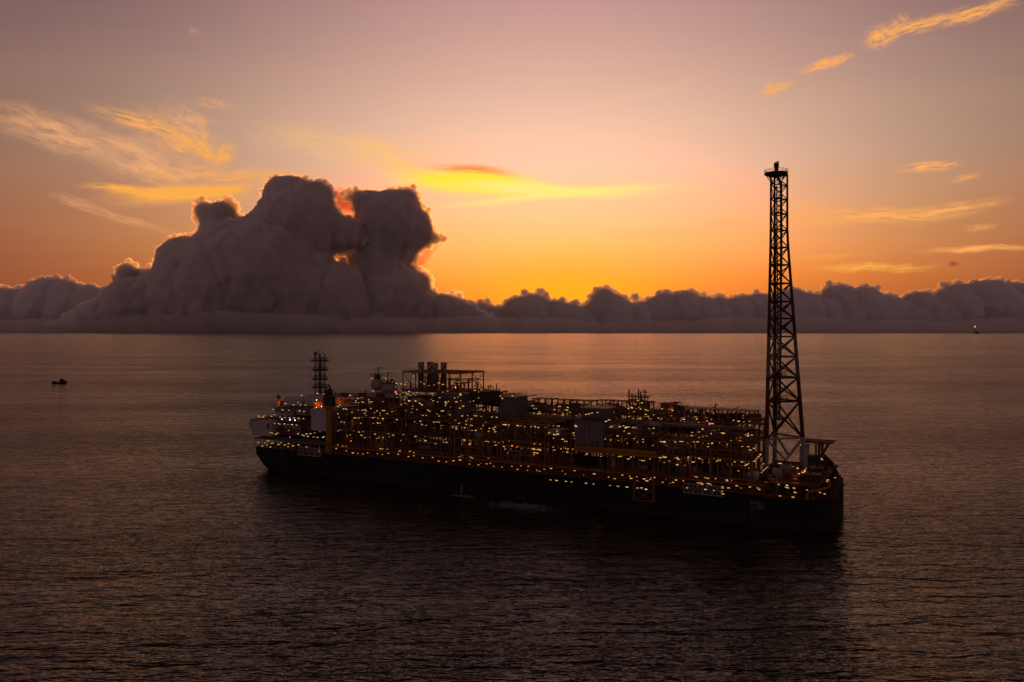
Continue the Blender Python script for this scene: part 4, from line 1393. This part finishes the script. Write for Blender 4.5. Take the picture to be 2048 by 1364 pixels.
m = MB().lathe((-L * 0.85, 0, 1.8), (1, 0, 0), [(0, 0.4), (0.6, 1.1), (L * 1.4, 1.25), (L * 1.62, 0.6)], 12).box(-L * 0.5, -L * 0.1, -0.6, 0.6, 2.9, 3.5)
m.build('canopy', M['maroon'], lb)
m = MB()
for x in (a + 1.4, b - 1.4):
    m.line([(x, 5, z0 - 1), (x, 2.0, z0 + 1.0), (x, 1.0, z0 + 4.6)], 0.25, 6)
m.build('boat_davit', M['dull'], acc)
# flag on its staff near the crane
fu, fz = at(656, 776, 12)
m = MB().tube((fu, 12, 34), (fu, 12, fz + 2.2), 0.09, 6)
m.build('flagstaff', M['dark'], acc)
V, F = [], []
for i in range(9):
    for j in range(5):
        V.append((0.1 + i * 0.22, 0.25 * math.sin(i * 0.9 + j * 0.3), -j * 0.34 - i * 0.10))
for i in range(8):
    for j in range(4):
        F.append((i * 5 + j, (i + 1) * 5 + j, (i + 1) * 5 + j + 1, i * 5 + j + 1))
fl = link('flag', V, F, [M['red'], M['dark']], None, [0 if (k % 4) < 2 else 1 for k in range(32)], smooth=True)
fl.location = (S0.x + fu * CT + 12 * ST, S0.y - fu * ST + 12 * CT, fz + 2.1)
fl.rotation_euler = (0, 0, -TH)
sm = fl.modifiers.new('cloth', 'SOLIDIFY'); sm.thickness = 0.02
tag(fl, 'small red and black flag flying on a staff beside the crane', 'flag')

# ---------------------------------------------------------------- flare tower on the bow
LV = {1: 18.0, 2: 38.0, 3: 30.0}
def leg_pts(k, pts):
    return [Vector((at(x, y, v)[0], v, at(x, y, v)[1])) for x, y, v in pts]
L1 = leg_pts(1, [(1542, 348, 25.0), (1541.5, 470, 25.0), (1537, 700, 21.5), (1533.5, 880, 18.5), (1532.5, 945, 18.0)])
L2 = leg_pts(2, [(1549, 348, 35.5), (1549.5, 470, 35.5), (1549.5, 700, 38.0), (1549.5, 880, 40.0), (1549.5, 918, 40.5)])
L3 = leg_pts(3, [(1574.5, 348, 30.5), (1574.5, 470, 30.5), (1592, 700, 30.5), (1606, 880, 30.5), (1609.5, 926, 30.5)])
def leg_at(L, z):
    for a, b in zip(L, L[1:]):
        if a.z >= z >= b.z:
            return a.lerp(b, (a.z - z) / max(1e-6, a.z - b.z))
    return L[0].copy() if z > L[0].z else L[-1].lerp(L[-1], 0)
def zc(py): return Z(1560, py, 30)
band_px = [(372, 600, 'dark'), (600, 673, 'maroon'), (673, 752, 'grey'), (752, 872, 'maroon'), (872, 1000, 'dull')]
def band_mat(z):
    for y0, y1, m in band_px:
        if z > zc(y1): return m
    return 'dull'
tower = None
levels = [zc(y) for y in (350, 371, 399, 428, 461, 495, 530, 567, 603, 637, 673, 713, 754, 801, 873)]
allm = ['dark', 'maroon', 'grey', 'dull']
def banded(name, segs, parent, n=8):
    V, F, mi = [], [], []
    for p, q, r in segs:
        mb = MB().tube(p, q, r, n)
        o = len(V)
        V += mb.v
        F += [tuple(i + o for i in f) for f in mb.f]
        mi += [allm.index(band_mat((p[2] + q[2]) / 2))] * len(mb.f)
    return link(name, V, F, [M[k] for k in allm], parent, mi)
cuts = sorted(set(levels + [zc(y0) for y0, _, _ in band_px]), reverse=True)
m = MB()
pz = levels[-1] - 4
kp = {}
base_c = (leg_at(L1, zc(915)) + leg_at(L2, zc(915)) + leg_at(L3, zc(915))) / 3
# the root mesh of the tower is its top deck
tp = [leg_at(L, L[0].z) for L in (L1, L2, L3)]
tc_ = (tp[0] + tp[1] + tp[2]) / 3
ztd = Z(1554, 346, 30)
m = MB().lathe((tc_.x - 0.6, tc_.y, ztd - 1.3), (0, 0, 1), [(0, 3.0), (0.7, 4.4), (1.0, 4.8), (1.5, 4.8)], 8)
tower = m.build('flare_tower', M['dark'], ship)
MB().railing([(tc_.x - 0.6 + 4.7 * math.cos(t), tc_.y + 4.7 * math.sin(t), ztd + 0.2) for t in [i * math.pi / 4 for i in range(9)]], 1.2, 1.6, 0.07).build('walkway_railing', M['dark'], tower)
for L in (L1, L2, L3):
    segs = []
    zs = [L[0].z] + [z for z in cuts if L[-1].z < z < L[0].z] + [L[-1].z]
    zs = sorted(set(zs), reverse=True)
    for z0, z1 in zip(zs, zs[1:]):
        t = (L[0].z - z0) / (L[0].z - L[-1].z)
        segs.append((leg_at(L, z0), leg_at(L, z1), 0.40 + 0.55 * t))
    # down to the deck below
    segs.append((L[-1], Vector((L[-1].x, L[-1].y, HD)), 1.05))
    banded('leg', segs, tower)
# horizontals and cross braces, bay by bay
for A, B, full in ((L2, L3, True), (L1, L3, True), (L1, L2, False)):
    segs = []
    for k, z in enumerate(levels):
        t = k / (len(levels) - 1)
        segs.append((leg_at(A, z), leg_at(B, z), 0.20 + 0.24 * t))
        if k + 1 < len(levels):
            z1 = levels[k + 1]
            r = 0.15 + 0.24 * t
            if full:
                segs.append((leg_at(A, z), leg_at(B, z1), r))
                segs.append((leg_at(B, z), leg_at(A, z1), r))
            elif k % 2:
                segs.append((leg_at(A, z), leg_at(B, z1), r))
            else:
                segs.append((leg_at(B, z), leg_at(A, z1), r))
    # K brace at the foot
    zk = zc(915)
    mid = (leg_at(A, zk) + leg_at(B, zk)) / 2
    if full:
        segs += [(leg_at(A, levels[-1]), mid, 0.5), (leg_at(B, levels[-1]), mid, 0.5)]
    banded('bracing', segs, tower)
# risers up the middle, bending over to the tip
ru = lambda px, py: at(px, py, 31)
pts = []
for px, py in ((1552.5, 343), (1553.5, 352), (1562, 366), (1562.5, 480), (1560.5, 700), (1558.5, 838)):
    u, z = ru(px, py)
    pts.append(Vector((u, 31, z)))
MB().line(pts, 0.55, 10).tube((pts[-1].x - 2.2, 31, pts[-1].z), (pts[-1].x + 2.0, 31, pts[-1].z), 0.55, 10).build('flare_riser', M['grey'], tower)
MB().line([p + Vector((-2.0, 1.4, -0.8 * (i < 2))) if i < 2 else p + Vector((-1.2, 1.4, 0)) for i, p in enumerate(pts[2:])], 0.24, 8).build('flare_riser', M['dark'], tower)
m = MB()
for px, py0, py1 in ((1557, 380, 640),):
    u0_, z0_ = ru(px, py0); u1_, z1_ = ru(px - 2, 870)
    for d in (-0.35, 0.35):
        m.tube((u0_ + d, 28.6, z0_), (u1_ + d, 28.6, z1_), 0.07, 5)
    n = 90
    for i in range(n):
        t = i / n
        u_ = u0_ + (u1_ - u0_) * t; z_ = z0_ + (z1_ - z0_) * t
        m.tube((u_ - 0.35, 28.6, z_), (u_ + 0.35, 28.6, z_), 0.045, 4)
        if i % 3 == 0:
            m.tube((u_ - 0.45, 27.9, z_), (u_ + 0.45, 27.9, z_), 0.05, 4).tube((u_ - 0.45, 27.9, z_), (u_ - 0.45, 28.6, z_), 0.05, 4).tube((u_ + 0.45, 27.9, z_), (u_ + 0.45, 28.6, z_), 0.05, 4)
m.build('ladder', M['dark'], tower)
for py, wd in ((399, 1.6), (428, 1.6), (461, 1.6), (530, 1.6), (754, 3.0), (801, 3.6)):
    z = zc(py)
    a = leg_at(L1, z); b = leg_at(L3, z)
    u_ = at(1555, py, 29)[0]
    m = MB().box(u_ - wd, u_ + wd, 27, 31.5, z + 0.3, z + 0.5)
    m.railing([(u_ - wd, 31.5, z + 0.5), (u_ - wd, 27, z + 0.5), (u_ + wd, 27, z + 0.5), (u_ + wd, 31.5, z + 0.5)], 1.2, 1.3, 0.06)
    if py > 700:
        m.box(u_ - 1.6, u_ + 0.2, 28, 30, z + 0.5, z + 2.6).tube((u_ + 2, 28, z + 0.5), (u_ + 2, 28, z + 2), 0.2, 6).beam((u_ + 2, 28, z + 2), (u_ + 4, 28, z + 2.6), 0.2)
    m.build('landing', M['dark'], tower)
m = MB()
u_, z_ = at(1553, 340, 30)
m.tube((u_, 30, ztd), (u_, 30, Z(1553, 334, 30)), 0.8, 10)
for i in range(7):
    t = i * 2 * math.pi / 6
    d = 0.75 if i < 6 else 0
    m.tube((u_ + d * math.cos(t), 30 + d * math.sin(t), Z(1553, 335, 30)), (u_ + d * 1.1 * math.cos(t) - 0.1, 30 + d * 1.1 * math.sin(t), Z(1553, 323 + (i * 3) % 5, 30)), 0.24, 6)
m.build('flare_tip', M['dark'], tower)
m = MB()
for i in range(8):
    t = i * math.pi / 4
    m.beam((tc_.x - 0.6 + 1.5 * math.cos(t), tc_.y + 1.5 * math.sin(t), ztd - 4.5), (tc_.x - 0.6 + 3.8 * math.cos(t), tc_.y + 3.8 * math.sin(t), ztd - 0.8), 0.22)
m.build('platform_strut', M['dark'], tower)
# yellow feed pipes from the last module
m = MB()
for py, py2 in ((837, 833), (846, 842)):
    u0_, z0_ = at(1500, py, 30); u1_, _ = at(1531, py, 30)
    m.line([(u0_, 30, z0_), (u1_, 30, z0_), (u1_ + 0.9, 30, z0_ + 0.9), (u1_ + 1.0, 30, Z(1532, 815, 30))], 0.62, 10)
m.build('feed_pipe', M['ochre'], tower)

# ---------------------------------------------------------------- bow deck
bow = MB()
ub0 = U(1512, 985, 4)
# raised winch deck and yellow ring deck under the tower
zr = 17.0
bow.box(ub0, 288, 4.5, 56, zr - 0.5, zr)
for x in [ub0 + 1 + i * 6.5 for i in range(4)]:
    for v in (4.8, 16, 28, 40, 55):
        bow.beam((x, v, HD), (x, v, zr - 0.5), 0.55)
bow_deck = bow.build('bow_deck', M['rusty'], ship)
MB().railing([(ub0, 4.6, zr), (288, 4.6, zr), (288, 55, zr)], 1.15, 1.8, 0.06).build('walkway_railing', M['ochre'], bow_deck)
zy = Z(1575, 928, 34)
yu0, yu1 = U(1530, 928, 22), U(1618, 928, 22)
m = MB().box(yu0, yu1, 22, 22.6, zy - 1.3, zy).box(yu0, yu1, 42, 42.6, zy - 1.3, zy).box(yu0, yu0 + 0.6, 22.6, 42, zy - 1.3, zy).box(yu1 - 0.6, yu1, 22.6, 42, zy - 1.3, zy)
for x in (yu0 + 0.3, (yu0 + yu1) / 2, yu1 - 0.3):
    for v in (22.3, 42.3):
        m.beam((x, v, zr), (x, v, zy - 1.3), 0.7)
m.beam((yu0 + 2, 22.3, zr), ((yu0 + yu1) / 2, 22.3, zy - 1.3), 0.5).beam((yu1 - 2, 22.3, zr), ((yu0 + yu1) / 2, 22.3, zy - 1.3), 0.5)
m.build('support_girder', M['yellow'], bow_deck)
# white tank on the near side
u, z = at(1507, 953, 8)
tk = MB().ball((u, 8, z), 2.9, 18, 12, 0.95).lathe((u, 8, z - 0.35), (0, 0, 1), [(0, 2.95), (0.12, 2.98), (0.24, 2.95)], 18).lathe((u, 8, z + 0.5), (0, 0, 1), [(0, 2.9), (0.1, 2.93), (0.2, 2.9)], 18).build('storage_tank', M['white'], ship)
MB().lathe((u, 8, zr), (0, 0, 1), [(0, 1.8), (max(0.6, z - 2.2 - zr), 1.8)], 12).build('tank_skirt', M['rusty'], tk)
MB().box(u - 1.6, u + 1.6, 6.4, 9.6, z + 2.7, z + 2.9).railing([(u - 1.6, 6.4, z + 2.9), (u + 1.6, 6.4, z + 2.9)], 1, 1.0, 0.06).build('tank_platform', M['grey'], tk)
# stairs with rows of step lamps
stair = MB()
s0 = (*at(1499, 962, 6), ); s1 = (*at(1524, 923, 12), )
for d in (0, 1.4):
    stair.beam((s0[0], 6 + d, s0[1]), (s1[0], 12 + d, s1[1]), 0.35)
for i in range(22):
    t = i / 21
    x = s0[0] + (s1[0] - s0[0]) * t; v = 6 + 6 * t; z = s0[1] + (s1[1] - s0[1]) * t
    stair.box(x - 0.15, x + 0.15, v, v + 1.4, z - 0.05, z + 0.05)
st = stair.build('stairway', M['rusty'], ship)
lamps_px([(1508, 923), (1511, 920), (1514, 916.5), (1517, 913.5), (1520, 910), (1522, 908), (1498, 901), (1501, 900), (1505, 898), (1508, 897)], 9, st, rz=-40, scale=0.9)
lamps_px([(1488, 933), (1491, 931), (1494, 929), (1480, 940), (1477, 942)], 7, st, rz=-40, scale=0.9)
lamps_px([(1523, 945), (1526, 942), (1529, 939.5), (1532, 936.5), (1535, 934.5)], 9, st, rz=65, scale=1.0)
# upright white housing and smaller plant by the tower
a, b, v0, v1, z0, zt = block(1599, 892, 1615, 922, 42, 47)
hs = MB().box(a, b, v0, v1, zr, zt).build('equipment_house', M['white'], ship)
MB().box(a - 0.3, b + 0.3, v0 - 0.3, v1 + 0.3, zt + 0.003, zt + 0.3).tube((a + 1, v0 + 2, zt + 0.3), (a + 1, v0 + 2, zt + 2.4), 0.4, 8).build('roof', M['grey'], hs)
lamps_px([(1603, 890.5)], 41.5, hs, rz=0, kind='lamp_dim', scale=1.2)
for px, py, v, w, d, h, col in ((1560, 945, 14, 2.6, 2, 3.2, 'dull'), (1573, 945, 18, 2.0, 2, 4.4, 'dull'), (1532, 968, 6, 2.4, 1.6, 2.2, 'maroon'), (1590, 962, 10, 3.2, 2.4, 2.8, 'maroon'), (1620, 968, 12, 4.0, 3.0, 3.0, 'maroon'), (1645, 955, 24, 2.6, 3, 3.6, 'maroon'), (1552, 930, 30, 2.2, 2, 2.6, 'dark'), (1632, 925, 46, 3.4, 3, 5.0, 'dark'), (1644, 932, 44, 2.0, 3, 3.6, 'dark'), (1580, 938, 26, 2.2, 2.2, 3.0, 'dark')):
    u, z = at(px, py, v)
    z = zr
    u = min(u, 284)
    m = MB().box(u - w, u + w, v - d, v + d, z + 0.25, z + h).box(u - w - 0.2, u + w + 0.2, v - d - 0.2, v + d + 0.2, z, z + 0.248)
    m.lathe((u - w * 0.6, v - d - 0.6, z + 1.2), (1, 0, 0), [(0, 0.9), (0.15, 0.9), (0.16, 0.5), (w * 1.1, 0.5), (w * 1.1 + 0.01, 0.9), (w * 1.2, 0.9)], 12)
    m.tube((u, v, z + h), (u, v, z + h + 1.2), 0.3, 8).tube((u + w * 0.5, v, z + h), (u + w * 0.5, v + d, z + h + 0.8), 0.2, 6)
    m.build('winch', M[col], bow_deck)
# two barrels and bent yellow pipes
def pipe_px(pts, v, r, col):
    P = []
    for i, (x, y) in enumerate(pts):
        vv = v if not isinstance(v, (list, tuple)) else v[i]
        u, z = at(x, y, vv)
        P.append((u, vv, z))
    return MB().line(P, r, 8).build('bent_pipe', M[col], bow_deck)
pipe_px([(1614, 1000), (1614, 990), (1617, 984), (1640, 979), (1655, 976), (1660, 971), (1658, 962)], [1.5, 1.5, 1.8, 4, 6.5, 8, 12], 0.42, 'yellow')
pipe_px([(1640, 945), (1648, 955), (1654, 966)], [24, 20, 16], 0.45, 'yellow')
pipe_px([(1620, 945), (1640, 946), (1656, 944), (1660, 938), (1655, 934)], [26, 26, 30, 34, 36], 0.38, 'ochre')
pipe_px([(1570, 985), (1585, 990), (1598, 985)], [4, 4, 5], 0.3, 'rusty')
# chain stoppers at the bow end
m = MB()
for k in range(6):
    v = 9 + k * 3.2
    z = 13.0 + (k * 5) % 4
    m.box(291.2, 293.5, v - 0.9, v + 0.9, z - 1.0, z + 2.4).lathe((292.8, v, z + 2.4), (0, 1, 0), [(-0.8, 0.9), (0.8, 0.9)], 10)
    m.tube((293.2, v, z), (293.4, v, 0), 0.10, 6).tube((292, v, z + 2), (292, v, z + 5.0), 0.14, 5)
m.build('chain_stopper', M['dark'], bow_deck)
# far bulwark that rises along the bow, with stiffeners
bw = [(291.0, 30, 15.0), (289.5, 40, 17.0), (286.5, 50, 19.0), (282, 58, 21.0)]
V, F = [], []
for u, v, z in bw:
    V += [(u, v, HD), (u, v, z), (u + 0.5, v + 0.15, z), (u + 0.5, v + 0.15, HD)]
for k in range(3):
    for i in range(4):
        j = (i + 1) % 4
        F.append((k * 4 + i, k * 4 + j, (k + 1) * 4 + j, (k + 1) * 4 + i))
F += [(3, 2, 1, 0), (12, 13, 14, 15)]
link('bulwark', V, F, M['boot'], bow_deck)
m = MB()
for k in range(12):
    t = k / 11 * 2.999
    i = int(t); f = t - i
    p = Vector(bw[i]).lerp(Vector(bw[i + 1]), f)
    m.beam((p.x - 0.35, p.y, HD), (p.x - 0.35, p.y, p.z + 0.2), 0.35).beam((p.x - 0.4, p.y, p.z - 1.0), (p.x - 4.0, p.y, zr), 0.3)
m.line([(u - 0.4, v, z + 0.7) for u, v, z in bw], 0.16, 6)
m.build('bulwark_stay', M['maroon'], bow_deck)
# slatted platform on posts at the far side
a, zt = at(1609, 880, 52); b, zt1 = at(1668, 885, 52)
zt = (zt + zt1) / 2
m = MB()
n = 22
for i in range(n + 1):
    x = a + (b - a) * i / n
    m.box(x - 0.18, x + 0.18, 48, 58, zt, zt + 0.22)
m.box(a, b, 48, 48.4, zt - 0.55, zt - 0.004).box(a, b, 57.6, 58, zt - 0.55, zt - 0.004)
for px in (1633, 1638.5):
    x = U(px, 890, 50)
    for v in (48.5, 57.5):
        m.beam((x, v, HD), (x, v, zt - 0.5), 0.5)
x = U(1640, 905, 50)
for v in (48.5, 57.5):
    m.beam((x, v, zt - 6.5), (b - 2, v, zt - 0.5), 0.4).beam((x, v, zt - 6.0), (b - 5, v, zt - 0.5), 0.4)
m.railing([(a, 48, zt + 0.22), (b, 48, zt + 0.22)], 0.9, 2, 0.05)
m.build('slatted_platform', M['rusty'], bow_deck)
# lamps of the bow
lamps_px([(1528, 928), (1558, 927), (1561, 927), (1551, 936), (1581, 936), (1586, 933), (1595, 936.5), (1612, 937), (1580, 937), (1584, 935)], 23, bow_deck, rz=0, scale=0.9)
lamps_px([(1625, 937), (1626, 941), (1643, 917), (1644, 919.5)], 36, bow_deck, rz=-35)
lamps_px([(1580, 949), (1598, 947.5), (1606, 945), (1491, 960.5), (1532, 964), (1556, 966), (1557, 969.5), (1596, 969), (1614, 980)], 8, bow_deck, rz=0)
lamps_px([(1574, 971), (1572, 975), (1576, 976), (1588, 976.5), (1503, 976), (1515.5, 976.5), (1478, 974), (1482, 976), (1590, 985), (1640, 985), (1649, 988)], 4.2, bow_deck, rz=-30)
lamps_px([(1560, 992), (1586, 994.5)], 0.6, bow_deck, rz=0, scale=1.1)
lamps_px([(1655, 963), (1656, 960), (1651, 976), (1670, 955.5)], 14, bow_deck, rz=10)
lamps_px([(1609.5, 942.5)], 20, bow_deck, kind='lamp_red', scale=1.2)
lamps_px([(1622, 960), (1486, 919), (1495, 980)], 10, bow_deck, kind='lamp_dim', scale=0.9)
m = MB()
for i in range(60):
    u = rnd.uniform(ub0, 286); v = rnd.uniform(2, 54)
    zz = zr if v > 5 else HD
    if i % 3: m.tube((u, v, zz), (u, v, zz + rnd.uniform(1, 4)), rnd.choice((0.15, 0.25, 0.5)), 6)
    else: m.tube((u, v, zz + 0.8), (min(287, u + rnd.uniform(2, 8)), v, zz + 0.8), rnd.choice((0.2, 0.35)), 6)
m.build('pipework', M['rusty'], bow_deck)
print('LAMPS', N_LAMPS[0])
for px, py, v, e in ((1575, 935, 20, 60), (1520, 950, 6, 40), (1590, 975, 6, 35), (1545, 985, 3, 30), (1630, 945, 24, 35)):
    u, z = at(px, py, v)
    pool(u, v, max(z, zr + 1.5), e)

# ---------------------------------------------------------------- foam and outfall beside the hull
def foam():
    m = bpy.data.materials.new('sea_foam')
    m.use_nodes = True
    T = NT(m.node_tree)
    bs = T.n['Principled BSDF']
    bs.inputs['Base Color'].default_value = (0.16, 0.16, 0.165, 1)
    bs.inputs['Roughness'].default_value = 0.8
    c = T.n.new('ShaderNodeTexCoord').outputs['Object']
    s = T.n.new('ShaderNodeSeparateXYZ')
    T.l.new(c, s.inputs[0])
    n = T.noise(T.vmath('MULTIPLY', c, (0.20, 0.42, 1.0)), 1.0, 7.0, 0.75, 1.0)
    r1 = T.vmath('LENGTH', T.vmath('MULTIPLY', T.vmath('ADD', c, (-8.0, 6.0, 0)), (1 / 26.0, 1 / 12.0, 1)), out=1)
    r2 = T.vmath('LENGTH', T.vmath('MULTIPLY', T.vmath('ADD', c, (24.0, 0.5, 0)), (1 / 16.0, 1 / 3.4, 1)), out=1)
    r = T.math('MINIMUM', r1, r2)
    a = T.mapr(T.math('SUBTRACT', n, T.math('MULTIPLY', r, 0.30)), 0.25, 0.50, 0.0, 0.75)
    T.l.new(a, bs.inputs['Alpha'])
    V, F = [], []
    for j in range(9):
        for i in range(17):
            V.append((-44 + 88 * i / 16, 2.6 - 24 * j / 8, 0))
    for j in range(8):
        for i in range(16):
            F.append((j * 17 + i, (j + 1) * 17 + i, (j + 1) * 17 + i + 1, j * 17 + i + 1))
    u, v = on_deck(1020, 1003, 0.0)
    o = link('sea_foam', V, F, m)
    o.location = (S0.x + u * CT + v * ST, S0.y - u * ST + v * CT, 0.05)
    o.rotation_euler = (0, 0, -TH)
    tag(o, 'patch of white churned foam on the black water beside the hull', 'foam', kind='stuff')
foam()
u, z = at(925, 966, -1.0)
mb = MB().tube((u, -0.2, z), (u, -1.2, z - 0.8), 0.34, 8, 0.38).tube((u, -1.2, z - 0.8), (u, -1.9, 0.0), 0.38, 8, 0.62)
jet = mb.build('water_outfall', M['grey'])
jet.location = (S0.x, S0.y, 0)
jet.rotation_euler = (0, 0, -TH)
tag(jet, 'thin white stream of water falling from the hull side into the sea', 'water jet')

# ---------------------------------------------------------------- supply boat far out on the left
Yb = FPX * CAM_H / (767 - HY)
bt = empty('supply_boat', ((119 - CX) / FPX * Yb, Yb, 0), R(-4))
tag(bt, 'small dark workboat alone on the open sea to the left of the ship', 'boat')
V, F = [], []
secs = [(-10.5, 2.6, -0.6, 1.9), (-9.0, 3.0, -1.0, 1.7), (-2.0, 3.2, -1.2, 1.8), (4.0, 3.0, -1.2, 2.6), (8.0, 1.9, -0.9, 3.5), (10.6, 0.15, 0.4, 4.2)]
for x, w, zl, zh in secs:
    V += [(x, -w, zh), (x, -w * 0.8, zl * 0.3), (x, 0, zl), (x, w * 0.8, zl * 0.3), (x, w, zh)]
for k in range(5):
    for i in range(4):
        F.append((k * 5 + i, k * 5 + i + 1, (k + 1) * 5 + i + 1, (k + 1) * 5 + i))
    F.append((k * 5 + 4, k * 5, (k + 1) * 5, (k + 1) * 5 + 4))
F += [(4, 3, 2, 1, 0), (25, 26, 27, 28, 29)]
link('hull', V, F, M['hull'], bt)
wh = MB().box(1.0, 6.2, -2.3, 2.3, 2.2, 4.6).box(1.6, 5.2, -1.9, 1.9, 4.602, 6.2).box(1.3, 5.6, -2.2, 2.2, 6.202, 6.4).build('wheelhouse', M['dark'], bt)
for yy in (-1.2, 0, 1.2):
    MB().box(5.203, 5.26, yy - 0.45, yy + 0.45, 5.0, 5.9).build('window', M['glass'], wh)
m = MB().tube((2.0, 0, 6.4), (2.0, 0, 9.6), 0.18, 6).beam((2.0, -1.4, 8.4), (2.0, 1.4, 8.4), 0.14).ball((2.0, 0, 9.6), 0.3)
m.build('mast', M['dark'], bt)
MB().box(-8.5, -5.5, -1.8, 1.8, 1.7, 3.0).tube((-9.8, -2.4, 1.8), (-9.8, -2.4, 3.4), 0.2, 6).tube((-9.8, 2.4, 1.8), (-9.8, 2.4, 3.4), 0.2, 6).beam((-9.8, -2.4, 3.4), (-9.8, 2.4, 3.4), 0.3).build('deck_cargo', M['dark'], bt)
MB().railing([(-10, -2.7, 1.8), (3, -3.0, 2.4), (8, -1.9, 3.5), (10.4, -0.2, 4.2)], 0.9, 1.5, 0.06).build('deck_railing', M['dark'], bt)

# ---------------------------------------------------------------- another platform burning gas on the horizon
Yp = 24000.0
pf = empty('gas_platform', ((1953 - CX) / FPX * Yp, Yp, 0), 0)
tag(pf, 'tiny distant gas platform with a burning flare on the far horizon', 'platform')
k = Yp / FPX   # metres per picture pixel out there
V = []
MB().box(-55, 70, -25, 25, 18, 46).box(-50, 10, -22, 22, 46.1, 74).box(22, 60, -18, 18, 46.1, 64).tube((34, 0, 64), (34, 0, 88), 5, 8).build('platform_deck', M['dark'], pf)
mb = MB()
for x in (-45, 5, 60):
    for y in (-18, 18):
        mb.tube((x, y, -10), (x, y, 18), 4, 8)
mb.build('platform_leg', M['dark'], pf)
zf = 74 + (HY - 653.5) * k
mb = MB()
for dx_, dy_ in ((-6, -6), (6, -6), (0, 7)):
    mb.tube((-48 + dx_, dy_, 46), (-48, 0, zf - 12), 2.6, 6, 1.4)
for i in range(7):
    t = i / 7
    zz = 60 + (zf - 80) * t
    mb.beam((-48 - 6 * (1 - t), -6 * (1 - t), zz), (-48 + 6 * (1 - t), -6 * (1 - t), zz + 12), 1.2)
mb.build('flare_boom', M['dark'], pf)
MB().lathe((-48, 0, zf - 14), (0.12, 0, 1), [(0, 3), (8, 9), (18, 11), (30, 6), (42, 1)], 10).build('flame', M['flame'], pf, smooth=True)
# its smoke drifting away
sm = bpy.data.materials.new('thin_smoke')
sm.use_nodes = True
T = NT(sm.node_tree)
T.n.remove(T.n['Principled BSDF'])
pv = T.n.new('ShaderNodeVolumePrincipled')
pv.inputs['Color'].default_value = (0.30, 0.24, 0.22, 1)
pv.inputs['Density'].default_value = 0.0008
T.l.new(pv.outputs[0], T.n['Material Output'].inputs['Volume'])
V, F = [], []
n = 8
for i in range(12):
    t = i / 11
    c = Vector((-35 + 1050 * t, 0, zf + 40 + 300 * t ** 0.75))
    r = 14 + 95 * t * (1.0 if i % 2 else 0.8)
    if i == 11: r = 20
    for q in range(n):
        a = 2 * math.pi * q / n
        V.append((c.x + 0.3 * r * math.cos(a), c.y + r * math.sin(a), c.z + 0.75 * r * math.cos(a)))
for i in range(11):
    for q in range(n):
        F.append((i * n + q, (i + 1) * n + q, (i + 1) * n + (q + 1) % n, i * n + (q + 1) % n))
F += [tuple(range(n)), tuple(11 * n + q for q in reversed(range(n)))]
so = link('smoke', V, F, sm)
bm_ = bmesh.new(); bm_.from_mesh(so.data); bmesh.ops.recalc_face_normals(bm_, faces=bm_.faces); bm_.to_mesh(so.data); bm_.free()
so.location = pf.location
tag(so, 'faint smoke trail drifting from the flare on the horizon', 'smoke', kind='stuff')
